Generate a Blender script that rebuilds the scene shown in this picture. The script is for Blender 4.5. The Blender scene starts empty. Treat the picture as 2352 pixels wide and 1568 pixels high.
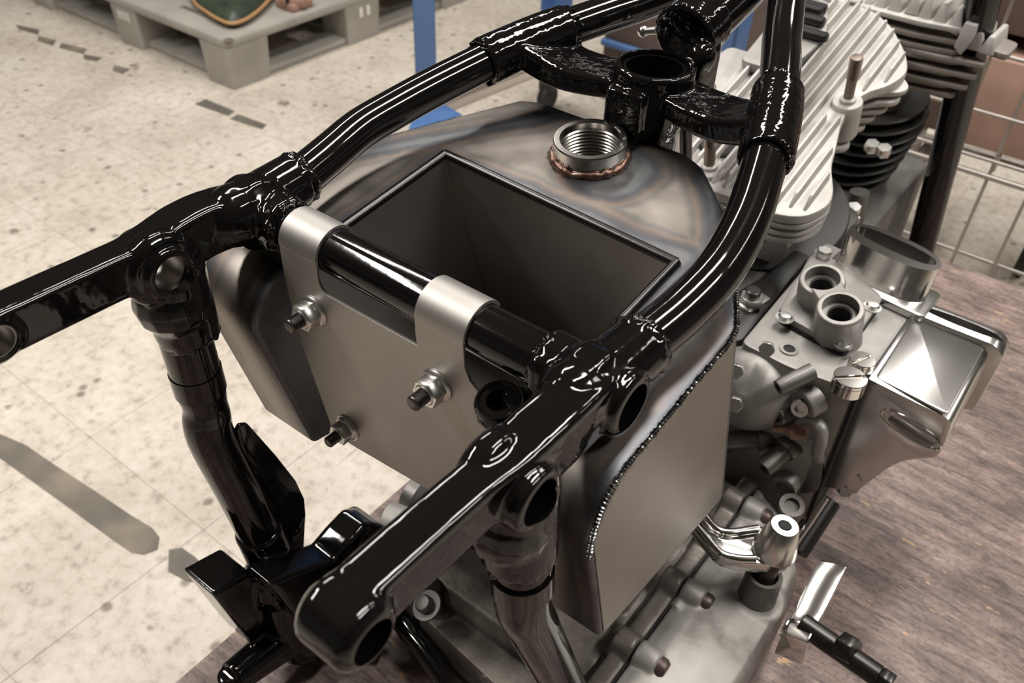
import bpy, bmesh, math, random
from mathutils import Vector, Matrix
random.seed(7)
scene = bpy.context.scene
COL = scene.collection
H = 0.9                                   # height of the frame's cross tube above the floor

# ------------------------------------------------------------------ camera
F_PX = 1984.16
CX, CY = 1176.0, 784.0
RX = Vector((0.78944621, 0.41428642, -0.45231924)).normalized()
RZ = Vector((0.03221235, -0.76423382, -0.64402395)).normalized()
RY = RZ.cross(RX).normalized()
RZ = RX.cross(RY).normalized()
CAM = Vector((0.282, -0.282, 0.296))      # in frame coordinates (origin: middle of the cross tube)
# columns: camera right, camera up, camera back, in world axes
right = Vector((RX.x, RY.x, RZ.x)); down = Vector((RX.y, RY.y, RZ.y)); fwd = Vector((RX.z, RY.z, RZ.z))
cam = bpy.data.cameras.new('camera')
cam.sensor_width = 36.0
cam.lens = F_PX / 2352.0 * 36.0
cam.clip_start = 0.01
cam.dof.use_dof = True
cam.dof.focus_distance = 0.56
cam.dof.aperture_fstop = 12.0
camo = bpy.data.objects.new('camera', cam)
COL.objects.link(camo)
m = Matrix((( right.x, -down.x, -fwd.x, CAM.x), (right.y, -down.y, -fwd.y, CAM.y), (right.z, -down.z, -fwd.z, CAM.z + H), (0, 0, 0, 1)))
camo.matrix_world = m
scene.camera = camo

# ------------------------------------------------------------------ world, lights, exposure
w = bpy.data.worlds.new('workshop_world'); scene.world = w
w.use_nodes = True
bg = w.node_tree.nodes['Background']
bg.inputs[0].default_value = (1.0, 0.93, 0.86, 1)
bg.inputs[1].default_value = 0.03
def tube_light(x, y, z, ang, energy, ln=1.5, wd=0.26):
    l = bpy.data.lights.new('ceiling_lamp', 'AREA'); l.shape = 'RECTANGLE'; l.size = ln; l.size_y = wd
    l.energy = energy; l.color = (1.0, 0.962, 0.91)
    o = bpy.data.objects.new('ceiling_lamp', l); COL.objects.link(o)
    o.location = (x, y, z); o.rotation_euler = (0, 0, math.radians(ang))
    return o
for (lx, ly, le) in ((-1.7, -0.9, 53), (-1.9, 1.5, 26), (0.05, 0.9, 34), (0.0, 3.0, 16), (1.7, 0.9, 40), (1.9, 3.0, 10)):
    tube_light(lx, ly, 3.1, 90, le)
vs = scene.view_settings
vs.view_transform = 'Standard'; vs.look = 'None'; vs.gamma = 1.0; vs.use_curve_mapping = False
vs.exposure = 0.62

# ------------------------------------------------------------------ pixel -> point helpers (known plane of the frame)
def ray(px, py):
    c = Vector(((px - CX) / F_PX, (py - CY) / F_PX, 1.0))
    return Vector((RX.dot(c), RY.dot(c), RZ.dot(c)))
def atX(px, py, x): d = ray(px, py); return CAM + d * ((x - CAM.x) / d.x)
def atY(px, py, y): d = ray(px, py); return CAM + d * ((y - CAM.y) / d.y)
def atZ(px, py, z): d = ray(px, py); return CAM + d * ((z - CAM.z) / d.z)
def atP(px, py, p, n): d = ray(px, py); return CAM + d * ((p - CAM).dot(n) / d.dot(n))
V = Vector

# ------------------------------------------------------------------ materials
def mat(name, base, rough=0.5, metal=0.0, coat=0.0, spec=0.5, noise=None, bump=None, rough_var=None, stops=None, coords='Object', stretch=None, detail=5.0):
    m = bpy.data.materials.new(name); m.use_nodes = True
    nt = m.node_tree; b = nt.nodes['Principled BSDF']
    b.inputs['Base Color'].default_value = (*base, 1)
    b.inputs['Roughness'].default_value = rough; b.inputs['Metallic'].default_value = metal
    b.inputs['Coat Weight'].default_value = coat; b.inputs['Coat Roughness'].default_value = 0.04
    b.inputs['Specular IOR Level'].default_value = spec
    tc = nt.nodes.new('ShaderNodeTexCoord'); src = tc.outputs[coords]
    if stretch:
        mp = nt.nodes.new('ShaderNodeMapping'); mp.inputs['Scale'].default_value = stretch
        nt.links.new(src, mp.inputs[0]); src = mp.outputs[0]
    if stops:
        n = nt.nodes.new('ShaderNodeTexNoise'); n.inputs['Scale'].default_value = noise or 8; n.inputs['Detail'].default_value = detail
        nt.links.new(src, n.inputs['Vector'])
        r = nt.nodes.new('ShaderNodeValToRGB'); cr = r.color_ramp
        while len(cr.elements) < len(stops): cr.elements.new(0.5)
        for e, (p, c) in zip(cr.elements, stops): e.position = p; e.color = (*c, 1)
        nt.links.new(n.outputs['Fac'], r.inputs[0]); nt.links.new(r.outputs[0], b.inputs['Base Color'])
        if rough_var:
            mr = nt.nodes.new('ShaderNodeMapRange'); mr.inputs['To Min'].default_value = rough_var[0]; mr.inputs['To Max'].default_value = rough_var[1]
            nt.links.new(n.outputs['Fac'], mr.inputs[0]); nt.links.new(mr.outputs[0], b.inputs['Roughness'])
    if bump:
        n2 = nt.nodes.new('ShaderNodeTexNoise'); n2.inputs['Scale'].default_value = bump[0]; n2.inputs['Detail'].default_value = bump[3] if len(bump) > 3 else 3
        nt.links.new(src, n2.inputs['Vector'])
        bp = nt.nodes.new('ShaderNodeBump'); bp.inputs['Strength'].default_value = bump[1]; bp.inputs['Distance'].default_value = bump[2]
        nt.links.new(n2.outputs['Fac'], bp.inputs['Height']); nt.links.new(bp.outputs[0], b.inputs['Normal'])
        if coat: nt.links.new(bp.outputs[0], b.inputs['Coat Normal'])
    return m
M = {}
M['black'] = mat('gloss_black_enamel', (0.004, 0.0035, 0.0035), 0.08, bump=(220, 0.05, 0.0006))
M['black_cast'] = mat('gloss_black_over_casting', (0.004, 0.0035, 0.0035), 0.07, bump=(60, 0.22, 0.002, 2))
M['black_rough'] = mat('gloss_black_over_rough_casting', (0.004, 0.0035, 0.0035), 0.07, bump=(85, 0.42, 0.0026, 2))
M['thread_dark'] = mat('shaded_thread_steel', (0.24, 0.225, 0.205), 0.3, 1.0)  # neck steel darkened: shade inside the filler neck put into the colour
M['black_weld'] = mat('gloss_black_over_weld', (0.004, 0.0035, 0.0035), 0.06, bump=(160, 0.8, 0.003, 3))
M['satin_black'] = mat('satin_black', (0.012, 0.011, 0.011), 0.35)
M['bore'] = mat('machined_bore', (0.30, 0.28, 0.26), 0.35, 1.0, bump=(300, 0.2, 0.0005))
M['steel'] = mat('bare_steel_with_heat_tint', (0.2, 0.19, 0.18), 0.33, 1.0, noise=9, stretch=(1.0, 1.0, 0.6), detail=4,
    stops=((0.30, (0.10, 0.105, 0.125)), (0.42, (0.20, 0.19, 0.18)), (0.55, (0.30, 0.27, 0.245)), (0.64, (0.25, 0.20, 0.165)), (0.75, (0.17, 0.18, 0.20))), rough_var=(0.26, 0.42), bump=(40, 0.06, 0.002))
def tank_material():
    m = bpy.data.materials.new('bare_steel_with_heat_tint'); m.use_nodes = True
    nt = m.node_tree; b = nt.nodes['Principled BSDF']; b.inputs['Metallic'].default_value = 1.0
    tc = nt.nodes.new('ShaderNodeTexCoord'); sep = nt.nodes.new('ShaderNodeSeparateXYZ'); nt.links.new(tc.outputs['Object'], sep.inputs[0])
    def mth(op, a, c=None, d=None):
        n = nt.nodes.new('ShaderNodeMath'); n.operation = op
        for i, q in enumerate((a, c, d)):
            if q is None: continue
            if isinstance(q, (int, float)): n.inputs[i].default_value = q
            else: nt.links.new(q, n.inputs[i])
        return n.outputs[0]
    x, y, z = sep.outputs
    ax = mth('ABSOLUTE', x)
    dx = mth('MAXIMUM', mth('SUBTRACT', ax, .100), 0.0); dy = mth('MAXIMUM', mth('SUBTRACT', y, .145), 0.0)
    d1 = mth('SQRT', mth('ADD', mth('MULTIPLY', dx, dx), mth('MULTIPLY', dy, dy)))          # from the pocket
    side = mth('SUBTRACT', .158, ax); front = mth('SUBTRACT', .248, y)
    ch = mth('SUBTRACT', .190, mth('ADD', mth('MULTIPLY', ax, .81), mth('MULTIPLY', y, .59)))
    d2 = mth('MINIMUM', mth('MINIMUM', side, front), mth('ABSOLUTE', ch))
    nx = mth('SUBTRACT', x, .010); ny = mth('SUBTRACT', y, .197)
    d3 = mth('SUBTRACT', mth('SQRT', mth('ADD', mth('MULTIPLY', nx, nx), mth('MULTIPLY', ny, ny))), .027)
    d = mth('MINIMUM', mth('MINIMUM', d1, d2), mth('MAXIMUM', d3, 0.0))
    n1 = nt.nodes.new('ShaderNodeTexNoise'); n1.inputs['Scale'].default_value = 22; n1.inputs['Detail'].default_value = 4; nt.links.new(tc.outputs['Object'], n1.inputs['Vector'])
    d = mth('ADD', d, mth('MULTIPLY', mth('SUBTRACT', n1.outputs['Fac'], .5), .020))
    r = nt.nodes.new('ShaderNodeValToRGB'); cr = r.color_ramp
    st = ((0.0, (.17, .175, .18)), (.10, (.11, .115, .13)), (.20, (.15, .14, .14)), (.30, (.24, .20, .172)), (.40, (.19, .185, .18)), (.52, (.29, .265, .24)), (.75, (.32, .295, .27)))
    while len(cr.elements) < len(st): cr.elements.new(.5)
    for e_, (p_, c_) in zip(cr.elements, st): e_.position = p_; e_.color = (*c_, 1)
    nt.links.new(mth('MULTIPLY', d, 26.0), r.inputs[0])
    n2 = nt.nodes.new('ShaderNodeTexNoise'); n2.inputs['Scale'].default_value = 34; n2.inputs['Detail'].default_value = 6; nt.links.new(tc.outputs['Object'], n2.inputs['Vector'])
    r2 = nt.nodes.new('ShaderNodeValToRGB'); r2.color_ramp.elements[0].position = .3; r2.color_ramp.elements[0].color = (.72, .70, .69, 1); r2.color_ramp.elements[1].position = .7; r2.color_ramp.elements[1].color = (1.05, 1.02, 1, 1)
    nt.links.new(n2.outputs['Fac'], r2.inputs[0])
    mx = nt.nodes.new('ShaderNodeMix'); mx.data_type = 'RGBA'; mx.blend_type = 'MULTIPLY'; mx.inputs[0].default_value = .8
    nt.links.new(r.outputs[0], mx.inputs[6]); nt.links.new(r2.outputs[0], mx.inputs[7]); nt.links.new(mx.outputs[2], b.inputs['Base Color'])
    mr = nt.nodes.new('ShaderNodeMapRange'); mr.inputs['To Min'].default_value = .38; mr.inputs['To Max'].default_value = .54; nt.links.new(n2.outputs['Fac'], mr.inputs[0]); nt.links.new(mr.outputs[0], b.inputs['Roughness'])
    return m
M['steel'] = tank_material()
M['steel_dark'] = mat('blued_steel_rim', (0.07, 0.068, 0.068), 0.34, 1.0, bump=(200, 0.15, 0.001))
M['steel_pit'] = mat('dull_steel_pocket', (0.22, 0.2, 0.185), 0.46, 1.0, noise=7, stops=((0.3, (0.30, 0.285, 0.27)), (0.6, (0.42, 0.40, 0.375))))
M['steel_side'] = mat('brushed_steel_side', (0.3, 0.28, 0.26), 0.45, 1.0, noise=5, stops=((0.35, (0.27, 0.25, 0.23)), (0.65, (0.35, 0.33, 0.305))), bump=(60, 0.05, 0.001))
M['weld'] = mat('bright_weld_bead', (0.36, 0.36, 0.37), 0.25, 1.0, noise=120, stops=((0.3, (0.13, 0.13, 0.135)), (0.7, (0.42, 0.41, 0.40))), bump=(250, 0.5, 0.001))
M['braze'] = mat('copper_tinted_braze', (0.25, 0.12, 0.08), 0.42, 1.0, noise=90, stops=((0.35, (0.10, 0.062, 0.05)), (0.55, (0.22, 0.13, 0.10)), (0.7, (0.36, 0.31, 0.28))), bump=(160, 0.5, 0.001))
M['turned'] = mat('turned_steel', (0.52, 0.5, 0.47), 0.16, 1.0)
M['stainless'] = mat('stainless_sheet', (0.5, 0.46, 0.42), 0.52, 1.0, noise=14, stops=((0.35, (0.37, 0.352, 0.333)), (0.65, (0.44, 0.42, 0.397))), bump=(500, 0.05, 0.0004))
M['zinc'] = mat('zinc_plated_nut', (0.72, 0.71, 0.68), 0.33, 1.0)
M['stud'] = mat('dark_steel_thread', (0.13, 0.122, 0.115), 0.36, 1.0)
M['oiled'] = mat('oily_black_steel', (0.03, 0.028, 0.026), 0.3, 0.6)
M['rust_stud'] = mat('brown_steel_stud', (0.22, 0.175, 0.145), 0.5, 0.7)
M['alu_white'] = mat('blasted_aluminium', (0.56, 0.53, 0.50), 0.55, 0.35, noise=30, stops=((0.3, (0.42, 0.40, 0.375)), (0.7, (0.51, 0.49, 0.465))), bump=(420, 0.25, 0.0006))
M['alu_grey'] = mat('grey_cast_aluminium', (0.33, 0.30, 0.27), 0.5, 0.5, noise=22, stops=((0.3, (0.26, 0.247, 0.23)), (0.7, (0.37, 0.355, 0.335))), bump=(380, 0.25, 0.0006))
M['alu_box'] = mat('stained_gearbox_aluminium', (0.45, 0.42, 0.38), 0.55, 0.5, noise=16, detail=7, stops=((0.28, (0.10, 0.092, 0.083)), (0.40, (0.24, 0.228, 0.21)), (0.55, (0.33, 0.315, 0.295)), (0.72, (0.39, 0.375, 0.352))), bump=(300, 0.2, 0.0006))
M['alu_case'] = mat('dull_case_aluminium', (0.28, 0.255, 0.23), 0.45, 0.75, noise=20, stops=((0.3, (0.11, 0.104, 0.097)), (0.65, (0.23, 0.22, 0.205))), bump=(300, 0.2, 0.0006))
M['alu_dirty'] = mat('oily_stained_aluminium', (0.2, 0.18, 0.16), 0.5, 0.5, noise=24, detail=8, stops=((0.3, (0.07, 0.06, 0.052)), (0.5, (0.155, 0.138, 0.12)), (0.72, (0.29, 0.265, 0.24))), bump=(200, 0.35, 0.001))
M['polished'] = mat('polished_aluminium', (0.70, 0.685, 0.665), 0.13, 1.0, bump=(30, 0.04, 0.002))
M['satin_alu'] = mat('satin_aluminium', (0.62, 0.605, 0.585), 0.26, 1.0)
M['chrome'] = mat('bright_steel', (0.75, 0.72, 0.69), 0.1, 1.0)
M['iron_fin'] = mat('dark_iron_fin', (0.035, 0.033, 0.031), 0.32, 0.0)
M['fin_brown'] = mat('weathered_fin', (0.24, 0.215, 0.19), 0.55, 0.3)
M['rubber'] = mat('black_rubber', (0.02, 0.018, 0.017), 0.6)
M['bolt_brown'] = mat('rusty_bolt_head', (0.085, 0.06, 0.054), 0.4, 0.5)
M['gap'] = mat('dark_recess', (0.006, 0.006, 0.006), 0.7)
M['pallet'] = mat('grey_pallet_plastic', (0.34, 0.325, 0.29), 0.5, noise=10, stops=((0.3, (0.30, 0.285, 0.255)), (0.7, (0.37, 0.35, 0.315))))
M['white_print'] = mat('white_print', (0.75, 0.73, 0.7), 0.5)
M['green'] = mat('green_leather', (0.055, 0.085, 0.05), 0.4, noise=14, stops=((0.35, (0.022, 0.032, 0.022)), (0.7, (0.055, 0.072, 0.048))))
M['tan'] = mat('tan_piping', (0.42, 0.24, 0.11), 0.5)
M['terra'] = mat('terracotta', (0.36, 0.2, 0.15), 0.6, noise=12, stops=((0.3, (0.28, 0.15, 0.11)), (0.7, (0.42, 0.25, 0.19))))
M['blue'] = mat('blue_enamel_steel', (0.075, 0.16, 0.36), 0.35, noise=10, stops=((0.3, (0.065, 0.14, 0.32)), (0.7, (0.09, 0.18, 0.39))))
M['brownboard'] = mat('brown_hardboard', (0.11, 0.075, 0.06), 0.6)
M['greybar'] = mat('grey_brown_bar', (0.28, 0.23, 0.19), 0.6)
M['wire'] = mat('galvanised_wire', (0.36, 0.33, 0.30), 0.4, 0.7)
M['carton'] = mat('brown_carton', (0.38, 0.235, 0.18), 0.7, noise=6, stops=((0.35, (0.34, 0.205, 0.155)), (0.7, (0.42, 0.27, 0.21))))
M['carton_dark'] = mat('dark_brown_carton', (0.13, 0.085, 0.07), 0.7)
M['dark'] = mat('dark_cabinet', (0.025, 0.022, 0.02), 0.5)
M['tape'] = mat('worn_floor_paint', (0.21, 0.18, 0.145), 0.6, noise=9, stops=((0.36, (0.115, 0.102, 0.088)), (0.52, (0.15, 0.132, 0.108)), (0.68, (0.24, 0.20, 0.15))))

def floor_material():
    m = bpy.data.materials.new('cream_floor_tile'); m.use_nodes = True
    nt = m.node_tree; b = nt.nodes['Principled BSDF']; b.inputs['Roughness'].default_value = 0.42
    geo = nt.nodes.new('ShaderNodeNewGeometry'); src = geo.outputs['Position']
    def noise(scale, detail, rough=0.5):
        n = nt.nodes.new('ShaderNodeTexNoise'); n.inputs['Scale'].default_value = scale; n.inputs['Detail'].default_value = detail; n.inputs['Roughness'].default_value = rough
        nt.links.new(src, n.inputs['Vector']); return n.outputs['Fac']
    def ramp(fac, stops):
        r = nt.nodes.new('ShaderNodeValToRGB'); cr = r.color_ramp
        while len(cr.elements) < len(stops): cr.elements.new(0.5)
        for e, (p, c) in zip(cr.elements, stops): e.position = p; e.color = (*c, 1)
        nt.links.new(fac, r.inputs[0]); return r.outputs[0]
    def mul(a, bb, f=1.0):
        x = nt.nodes.new('ShaderNodeMix'); x.data_type = 'RGBA'; x.blend_type = 'MULTIPLY'; x.inputs[0].default_value = f
        nt.links.new(a, x.inputs[6]); nt.links.new(bb, x.inputs[7]); return x.outputs[2]
    c = ramp(noise(4, 6, 0.6), ((0.3, (0.50, 0.445, 0.375)), (0.5, (0.61, 0.55, 0.475)), (0.7, (0.69, 0.635, 0.56))))
    c = mul(c, ramp(noise(42, 5, 0.7), ((0.32, (0.62, 0.60, 0.575)), (0.47, (0.92, 0.905, 0.89)), (0.6, (1, 1, 1)))))
    c = mul(c, ramp(noise(14, 3, 0.5), ((0.27, (0.42, 0.40, 0.38)), (0.33, (1, 1, 1)))))
    v = nt.nodes.new('ShaderNodeTexVoronoi'); v.inputs['Scale'].default_value = 13; nt.links.new(src, v.inputs['Vector'])
    c = mul(c, ramp(v.outputs['Distance'], ((0.07, (0.25, 0.23, 0.21)), (0.15, (1, 1, 1)))), 0.75)
    # fine scratches
    mp = nt.nodes.new('ShaderNodeMapping'); mp.inputs['Scale'].default_value = (18, 1.6, 1); mp.inputs['Rotation'].default_value = (0, 0, 0.9)
    nt.links.new(src, mp.inputs[0])
    ns = nt.nodes.new('ShaderNodeTexNoise'); ns.inputs['Scale'].default_value = 2.2; ns.inputs['Detail'].default_value = 2; nt.links.new(mp.outputs[0], ns.inputs['Vector'])
    c = mul(c, ramp(ns.outputs['Fac'], ((0.24, (0.55, 0.52, 0.5)), (0.29, (1, 1, 1)))), 0.7)
    nt.links.new(c, b.inputs['Base Color'])
    return m
M['tile'] = floor_material()
M['wall'] = mat('grey_wall_paint', (0.13, 0.125, 0.118), 0.7)
M['ceil'] = mat('ceiling_paint', (0.24, 0.23, 0.215), 0.8)
M['grout'] = mat('floor_joint', (0.50, 0.44, 0.37), 0.7)

def wood_material():
    m = bpy.data.materials.new('worn_brown_plywood'); m.use_nodes = True
    nt = m.node_tree; b = nt.nodes['Principled BSDF']; b.inputs['Roughness'].default_value = 0.5
    geo = nt.nodes.new('ShaderNodeNewGeometry'); src = geo.outputs['Position']
    def noise(sc, scale, detail, rough=0.55, dist=0.0, rot=0.0):
        mp = nt.nodes.new('ShaderNodeMapping'); mp.inputs['Scale'].default_value = sc; mp.inputs['Rotation'].default_value = (0, 0, rot); nt.links.new(src, mp.inputs[0])
        n = nt.nodes.new('ShaderNodeTexNoise'); n.inputs['Scale'].default_value = scale; n.inputs['Detail'].default_value = detail; n.inputs['Roughness'].default_value = rough; n.inputs['Distortion'].default_value = dist
        nt.links.new(mp.outputs[0], n.inputs['Vector']); return n.outputs['Fac']
    def ramp(fac, stops):
        r = nt.nodes.new('ShaderNodeValToRGB'); cr = r.color_ramp
        while len(cr.elements) < len(stops): cr.elements.new(0.5)
        for e, (p, c) in zip(cr.elements, stops): e.position = p; e.color = (*c, 1)
        nt.links.new(fac, r.inputs[0]); return r.outputs[0]
    def mix(a, bb, fac, mode='MIX'):
        x = nt.nodes.new('ShaderNodeMix'); x.data_type = 'RGBA'; x.blend_type = mode
        if isinstance(fac, float): x.inputs[0].default_value = fac
        else: nt.links.new(fac, x.inputs[0])
        for i, q in ((6, a), (7, bb)):
            if isinstance(q, tuple): x.inputs[i].default_value = (*q, 1)
            else: nt.links.new(q, x.inputs[i])
        return x.outputs[2]
    grain = noise((1.0, 6.5, 1), 7, 8, 0.66, 1.2, 0.06)
    c = ramp(grain, ((0.28, (0.095, 0.070, 0.063)), (0.42, (0.20, 0.145, 0.128)), (0.56, (0.31, 0.225, 0.20)), (0.74, (0.42, 0.33, 0.30))))
    fine = ramp(noise((3.6, 26, 1), 5, 6, 0.72, 1.6, 0.06), ((0.36, (0.35, 0.33, 0.32)), (0.5, (1, 1, 1))))
    c = mix(c, fine, 0.8, 'MULTIPLY')
    spk = ramp(noise((1, 1.6, 1), 210, 3, 0.6), ((0.36, (0.55, 0.53, 0.52)), (0.52, (1, 1, 1)), (0.7, (1.18, 1.16, 1.14))))
    c = mix(c, spk, 0.7, 'MULTIPLY')
    blotch = ramp(noise((1, 1.8, 1), 7, 4, 0.6, 0.5), ((0.34, (0.42, 0.40, 0.40)), (0.55, (1, 1, 1))))
    c = mix(c, blotch, 0.8, 'MULTIPLY')
    chips = ramp(noise((2, 5, 1), 26, 3, 0.5), ((0.69, (0, 0, 0)), (0.73, (1, 1, 1))))
    c = mix(c, (0.50, 0.32, 0.18), chips)
    nt.links.new(c, b.inputs['Base Color'])
    bp = nt.nodes.new('ShaderNodeBump'); bp.inputs['Strength'].default_value = 0.25; bp.inputs['Distance'].default_value = 0.001
    nt.links.new(grain, bp.inputs['Height']); nt.links.new(bp.outputs[0], b.inputs['Normal'])
    return m
M['wood'] = wood_material()

# ------------------------------------------------------------------ mesh helpers
def B(): return bmesh.new()
def basis(ax):
    ax = ax.normalized(); t = V((0, 0, 1)) if abs(ax.z) < 0.9 else V((1, 0, 0))
    u = ax.cross(t).normalized(); return u, ax.cross(u).normalized(), ax
def lathe(bm, prof, o, ax, seg=32, closed=False):
    """prof: list of (radius, height along ax)"""
    u, v, a = basis(V(ax)); o = V(o); rings = []
    for r, h in prof:
        if r < 1e-6: rings.append([bm.verts.new(o + a * h)])
        else: rings.append([bm.verts.new(o + a * h + (u * math.cos(2 * math.pi * i / seg) + v * math.sin(2 * math.pi * i / seg)) * r) for i in range(seg)])
    pairs = list(zip(rings[:-1], rings[1:]))
    if closed: pairs.append((rings[-1], rings[0]))
    for A, C in pairs:
        for i in range(seg):
            j = (i + 1) % seg
            vs_ = []
            for q in ((A[i] if len(A) > 1 else A[0]), (A[j] if len(A) > 1 else A[0]), (C[j] if len(C) > 1 else C[0]), (C[i] if len(C) > 1 else C[0])):
                if q not in vs_: vs_.append(q)
            if len(vs_) > 2:
                try: bm.faces.new(vs_)
                except ValueError: pass
    return bm
def cyl(bm, p0, p1, r0, r1=None, seg=28, bev=0.0):
    p0, p1 = V(p0), V(p1); r1 = r0 if r1 is None else r1; L = (p1 - p0).length
    if bev: pr = [(0, 0), (r0 - bev, 0), (r0, bev), (r1, L - bev), (r1 - bev, L), (0, L)]
    else: pr = [(0, 0), (r0, 0), (r1, L), (0, L)]
    return lathe(bm, pr, p0, p1 - p0, seg)
def ball(bm, c, r, sc=(1, 1, 1), seg=14):
    mt = Matrix.Translation(V(c)) @ Matrix.Diagonal((sc[0], sc[1], sc[2], 1))
    bmesh.ops.create_uvsphere(bm, u_segments=seg, v_segments=max(6, seg // 2 + 1), radius=r, matrix=mt); return bm
def smooth_path(pts, n=8):
    pts = [V(p) for p in pts]
    if len(pts) < 3: return pts
    P = [pts[0] * 2 - pts[1]] + pts + [pts[-1] * 2 - pts[-2]]; out = []
    for i in range(1, len(P) - 2):
        for k in range(n):
            t = k / n; a, b, c, d = P[i - 1], P[i], P[i + 1], P[i + 2]
            out.append(0.5 * ((2 * b) + (c - a) * t + (2 * a - 5 * b + 4 * c - d) * t * t + (3 * b - a - 3 * c + d) * t ** 3))
    out.append(pts[-1]); return out
def sweep(bm, pts, r, seg=24, n=8, cap=True, smooth=True, section=None):
    """tube (or a section list of (u,v)) along a path; r a number or function of t"""
    P = smooth_path(pts, n) if smooth else [V(p) for p in pts]
    N = len(P); T = [(P[min(i + 1, N - 1)] - P[max(i - 1, 0)]).normalized() for i in range(N)]
    u, v, _ = basis(T[0]); rings = []
    for i in range(N):
        if i:
            u = (u - T[i] * u.dot(T[i])).normalized(); v = T[i].cross(u)
        rr = r(i / (N - 1)) if callable(r) else r
        if section: rings.append([bm.verts.new(P[i] + (u * a + v * b) * rr) for a, b in section])
        else: rings.append([bm.verts.new(P[i] + (u * math.cos(2 * math.pi * k / seg) + v * math.sin(2 * math.pi * k / seg)) * rr) for k in range(seg)])
    s = len(rings[0])
    for A, C in zip(rings[:-1], rings[1:]):
        for k in range(s): bm.faces.new((A[k], A[(k + 1) % s], C[(k + 1) % s], C[k]))
    if cap: bm.faces.new(rings[0][::-1]); bm.faces.new(rings[-1])
    return bm
def bevel_all(bm, off, segs=2, ang=25):
    bmesh.ops.recalc_face_normals(bm, faces=bm.faces[:])
    es = [e for e in bm.edges if len(e.link_faces) == 2 and e.calc_face_angle(0) > math.radians(ang)]
    if es: bmesh.ops.bevel(bm, geom=es, offset=off, segments=segs, affect='EDGES', profile=0.5, clamp_overlap=True)
    return bm
def merge(dst, src):
    me = bpy.data.meshes.new('t'); src.to_mesh(me); src.free(); dst.from_mesh(me); bpy.data.meshes.remove(me); return dst
def prism(bm, pts, vec, bev=0.0, segs=2):
    t = B(); a = [t.verts.new(V(p)) for p in pts]; b = [t.verts.new(V(p) + V(vec)) for p in pts]; n = len(a)
    t.faces.new(a[::-1]); t.faces.new(b)
    for i in range(n): t.faces.new((a[i], a[(i + 1) % n], b[(i + 1) % n], b[i]))
    bmesh.ops.recalc_face_normals(t, faces=t.faces[:])
    if bev: bevel_all(t, bev, segs)
    return merge(bm, t)
def box(bm, lo, hi, bev=0.0, segs=2):
    x0, y0, z0 = lo; x1, y1, z1 = hi
    return prism(bm, [(x0, y0, z0), (x1, y0, z0), (x1, y1, z0), (x0, y1, z0)], (0, 0, z1 - z0), bev, segs)
def rounded(pts, r, n=4):
    """round the corners of a closed 3D outline"""
    out = []; N = len(pts); pts = [V(p) for p in pts]
    for i in range(N):
        a, b, c = pts[i - 1], pts[i], pts[(i + 1) % N]
        rr = r[i] if isinstance(r, (list, tuple)) else r
        d1 = min(rr, (a - b).length * 0.48); d2 = min(rr, (c - b).length * 0.48)
        if rr < 1e-5: out.append(b); continue
        p, q = b + (a - b).normalized() * d1, b + (c - b).normalized() * d2
        for k in range(n + 1):
            t = k / n; out.append(p * (1 - t) ** 2 + b * 2 * t * (1 - t) + q * t * t)
    return out
def mesh_of(bm, ang=38):
    bmesh.ops.remove_doubles(bm, verts=bm.verts[:], dist=1e-6)
    bmesh.ops.recalc_face_normals(bm, faces=bm.faces[:])
    me = bpy.data.meshes.new('mesh'); bm.to_mesh(me); bm.free()
    me.shade_smooth(); me.set_sharp_from_angle(angle=math.radians(ang)); return me
def link(name, me, m_, parent=None):
    me.name = name; o = bpy.data.objects.new(name, me); COL.objects.link(o)
    if m_ is not None:
        me.materials.clear(); me.materials.append(m_)
    if parent is not None:
        o.parent = parent
        if parent.type == 'EMPTY': o.location = -parent.location
    return o
def obj(name, bm, m_, parent=None, ang=38): return link(name, mesh_of(bm, ang), M[m_], parent)
def thing(name, label, cat, loc, group=None):
    o = bpy.data.objects.new(name, None); COL.objects.link(o); o.location = V(loc); o.empty_display_size = 0.02
    o['label'] = label; o['category'] = cat
    if group: o['group'] = group
    return o
def tag(o, label, cat, group=None):
    o['label'] = label; o['category'] = cat
    if group: o['group'] = group
    return o
def baked(bm, mods, ang=38):
    """evaluate a stack of modifiers on a mesh; helpers are removed again"""
    bmesh.ops.recalc_face_normals(bm, faces=bm.faces[:])
    me = bpy.data.meshes.new('tmp'); bm.to_mesh(me); bm.free(); o = bpy.data.objects.new('tmp', me); COL.objects.link(o); extra = []
    for k in mods:
        if k[0] == 'remesh':
            q = o.modifiers.new('r', 'REMESH'); q.mode = 'VOXEL'; q.voxel_size = k[1]; q.use_smooth_shade = True
        elif k[0] == 'smooth':
            q = o.modifiers.new('s', 'SMOOTH'); q.iterations = k[1]; q.factor = 0.5
        elif k[0] == 'bevel':
            q = o.modifiers.new('b', 'BEVEL'); q.width = k[1]; q.segments = k[2]; q.limit_method = 'ANGLE'; q.angle_limit = math.radians(30)
        else:
            c = k[1]; bmesh.ops.recalc_face_normals(c, faces=c.faces[:])
            m2 = bpy.data.meshes.new('tmp2'); c.to_mesh(m2); c.free(); o2 = bpy.data.objects.new('tmp2', m2); COL.objects.link(o2); extra.append(o2)
            q = o.modifiers.new('c', 'BOOLEAN'); q.operation = k[0]; q.object = o2; q.solver = 'EXACT'
            if len(k) > 2: q.use_self = True
    dg = bpy.context.evaluated_depsgraph_get(); r = bpy.data.meshes.new_from_object(o.evaluated_get(dg))
    for x in [o] + extra:
        d = x.data; bpy.data.objects.remove(x); bpy.data.meshes.remove(d)
    r.materials.clear(); r.shade_smooth(); r.set_sharp_from_angle(angle=math.radians(ang)); return r

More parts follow.
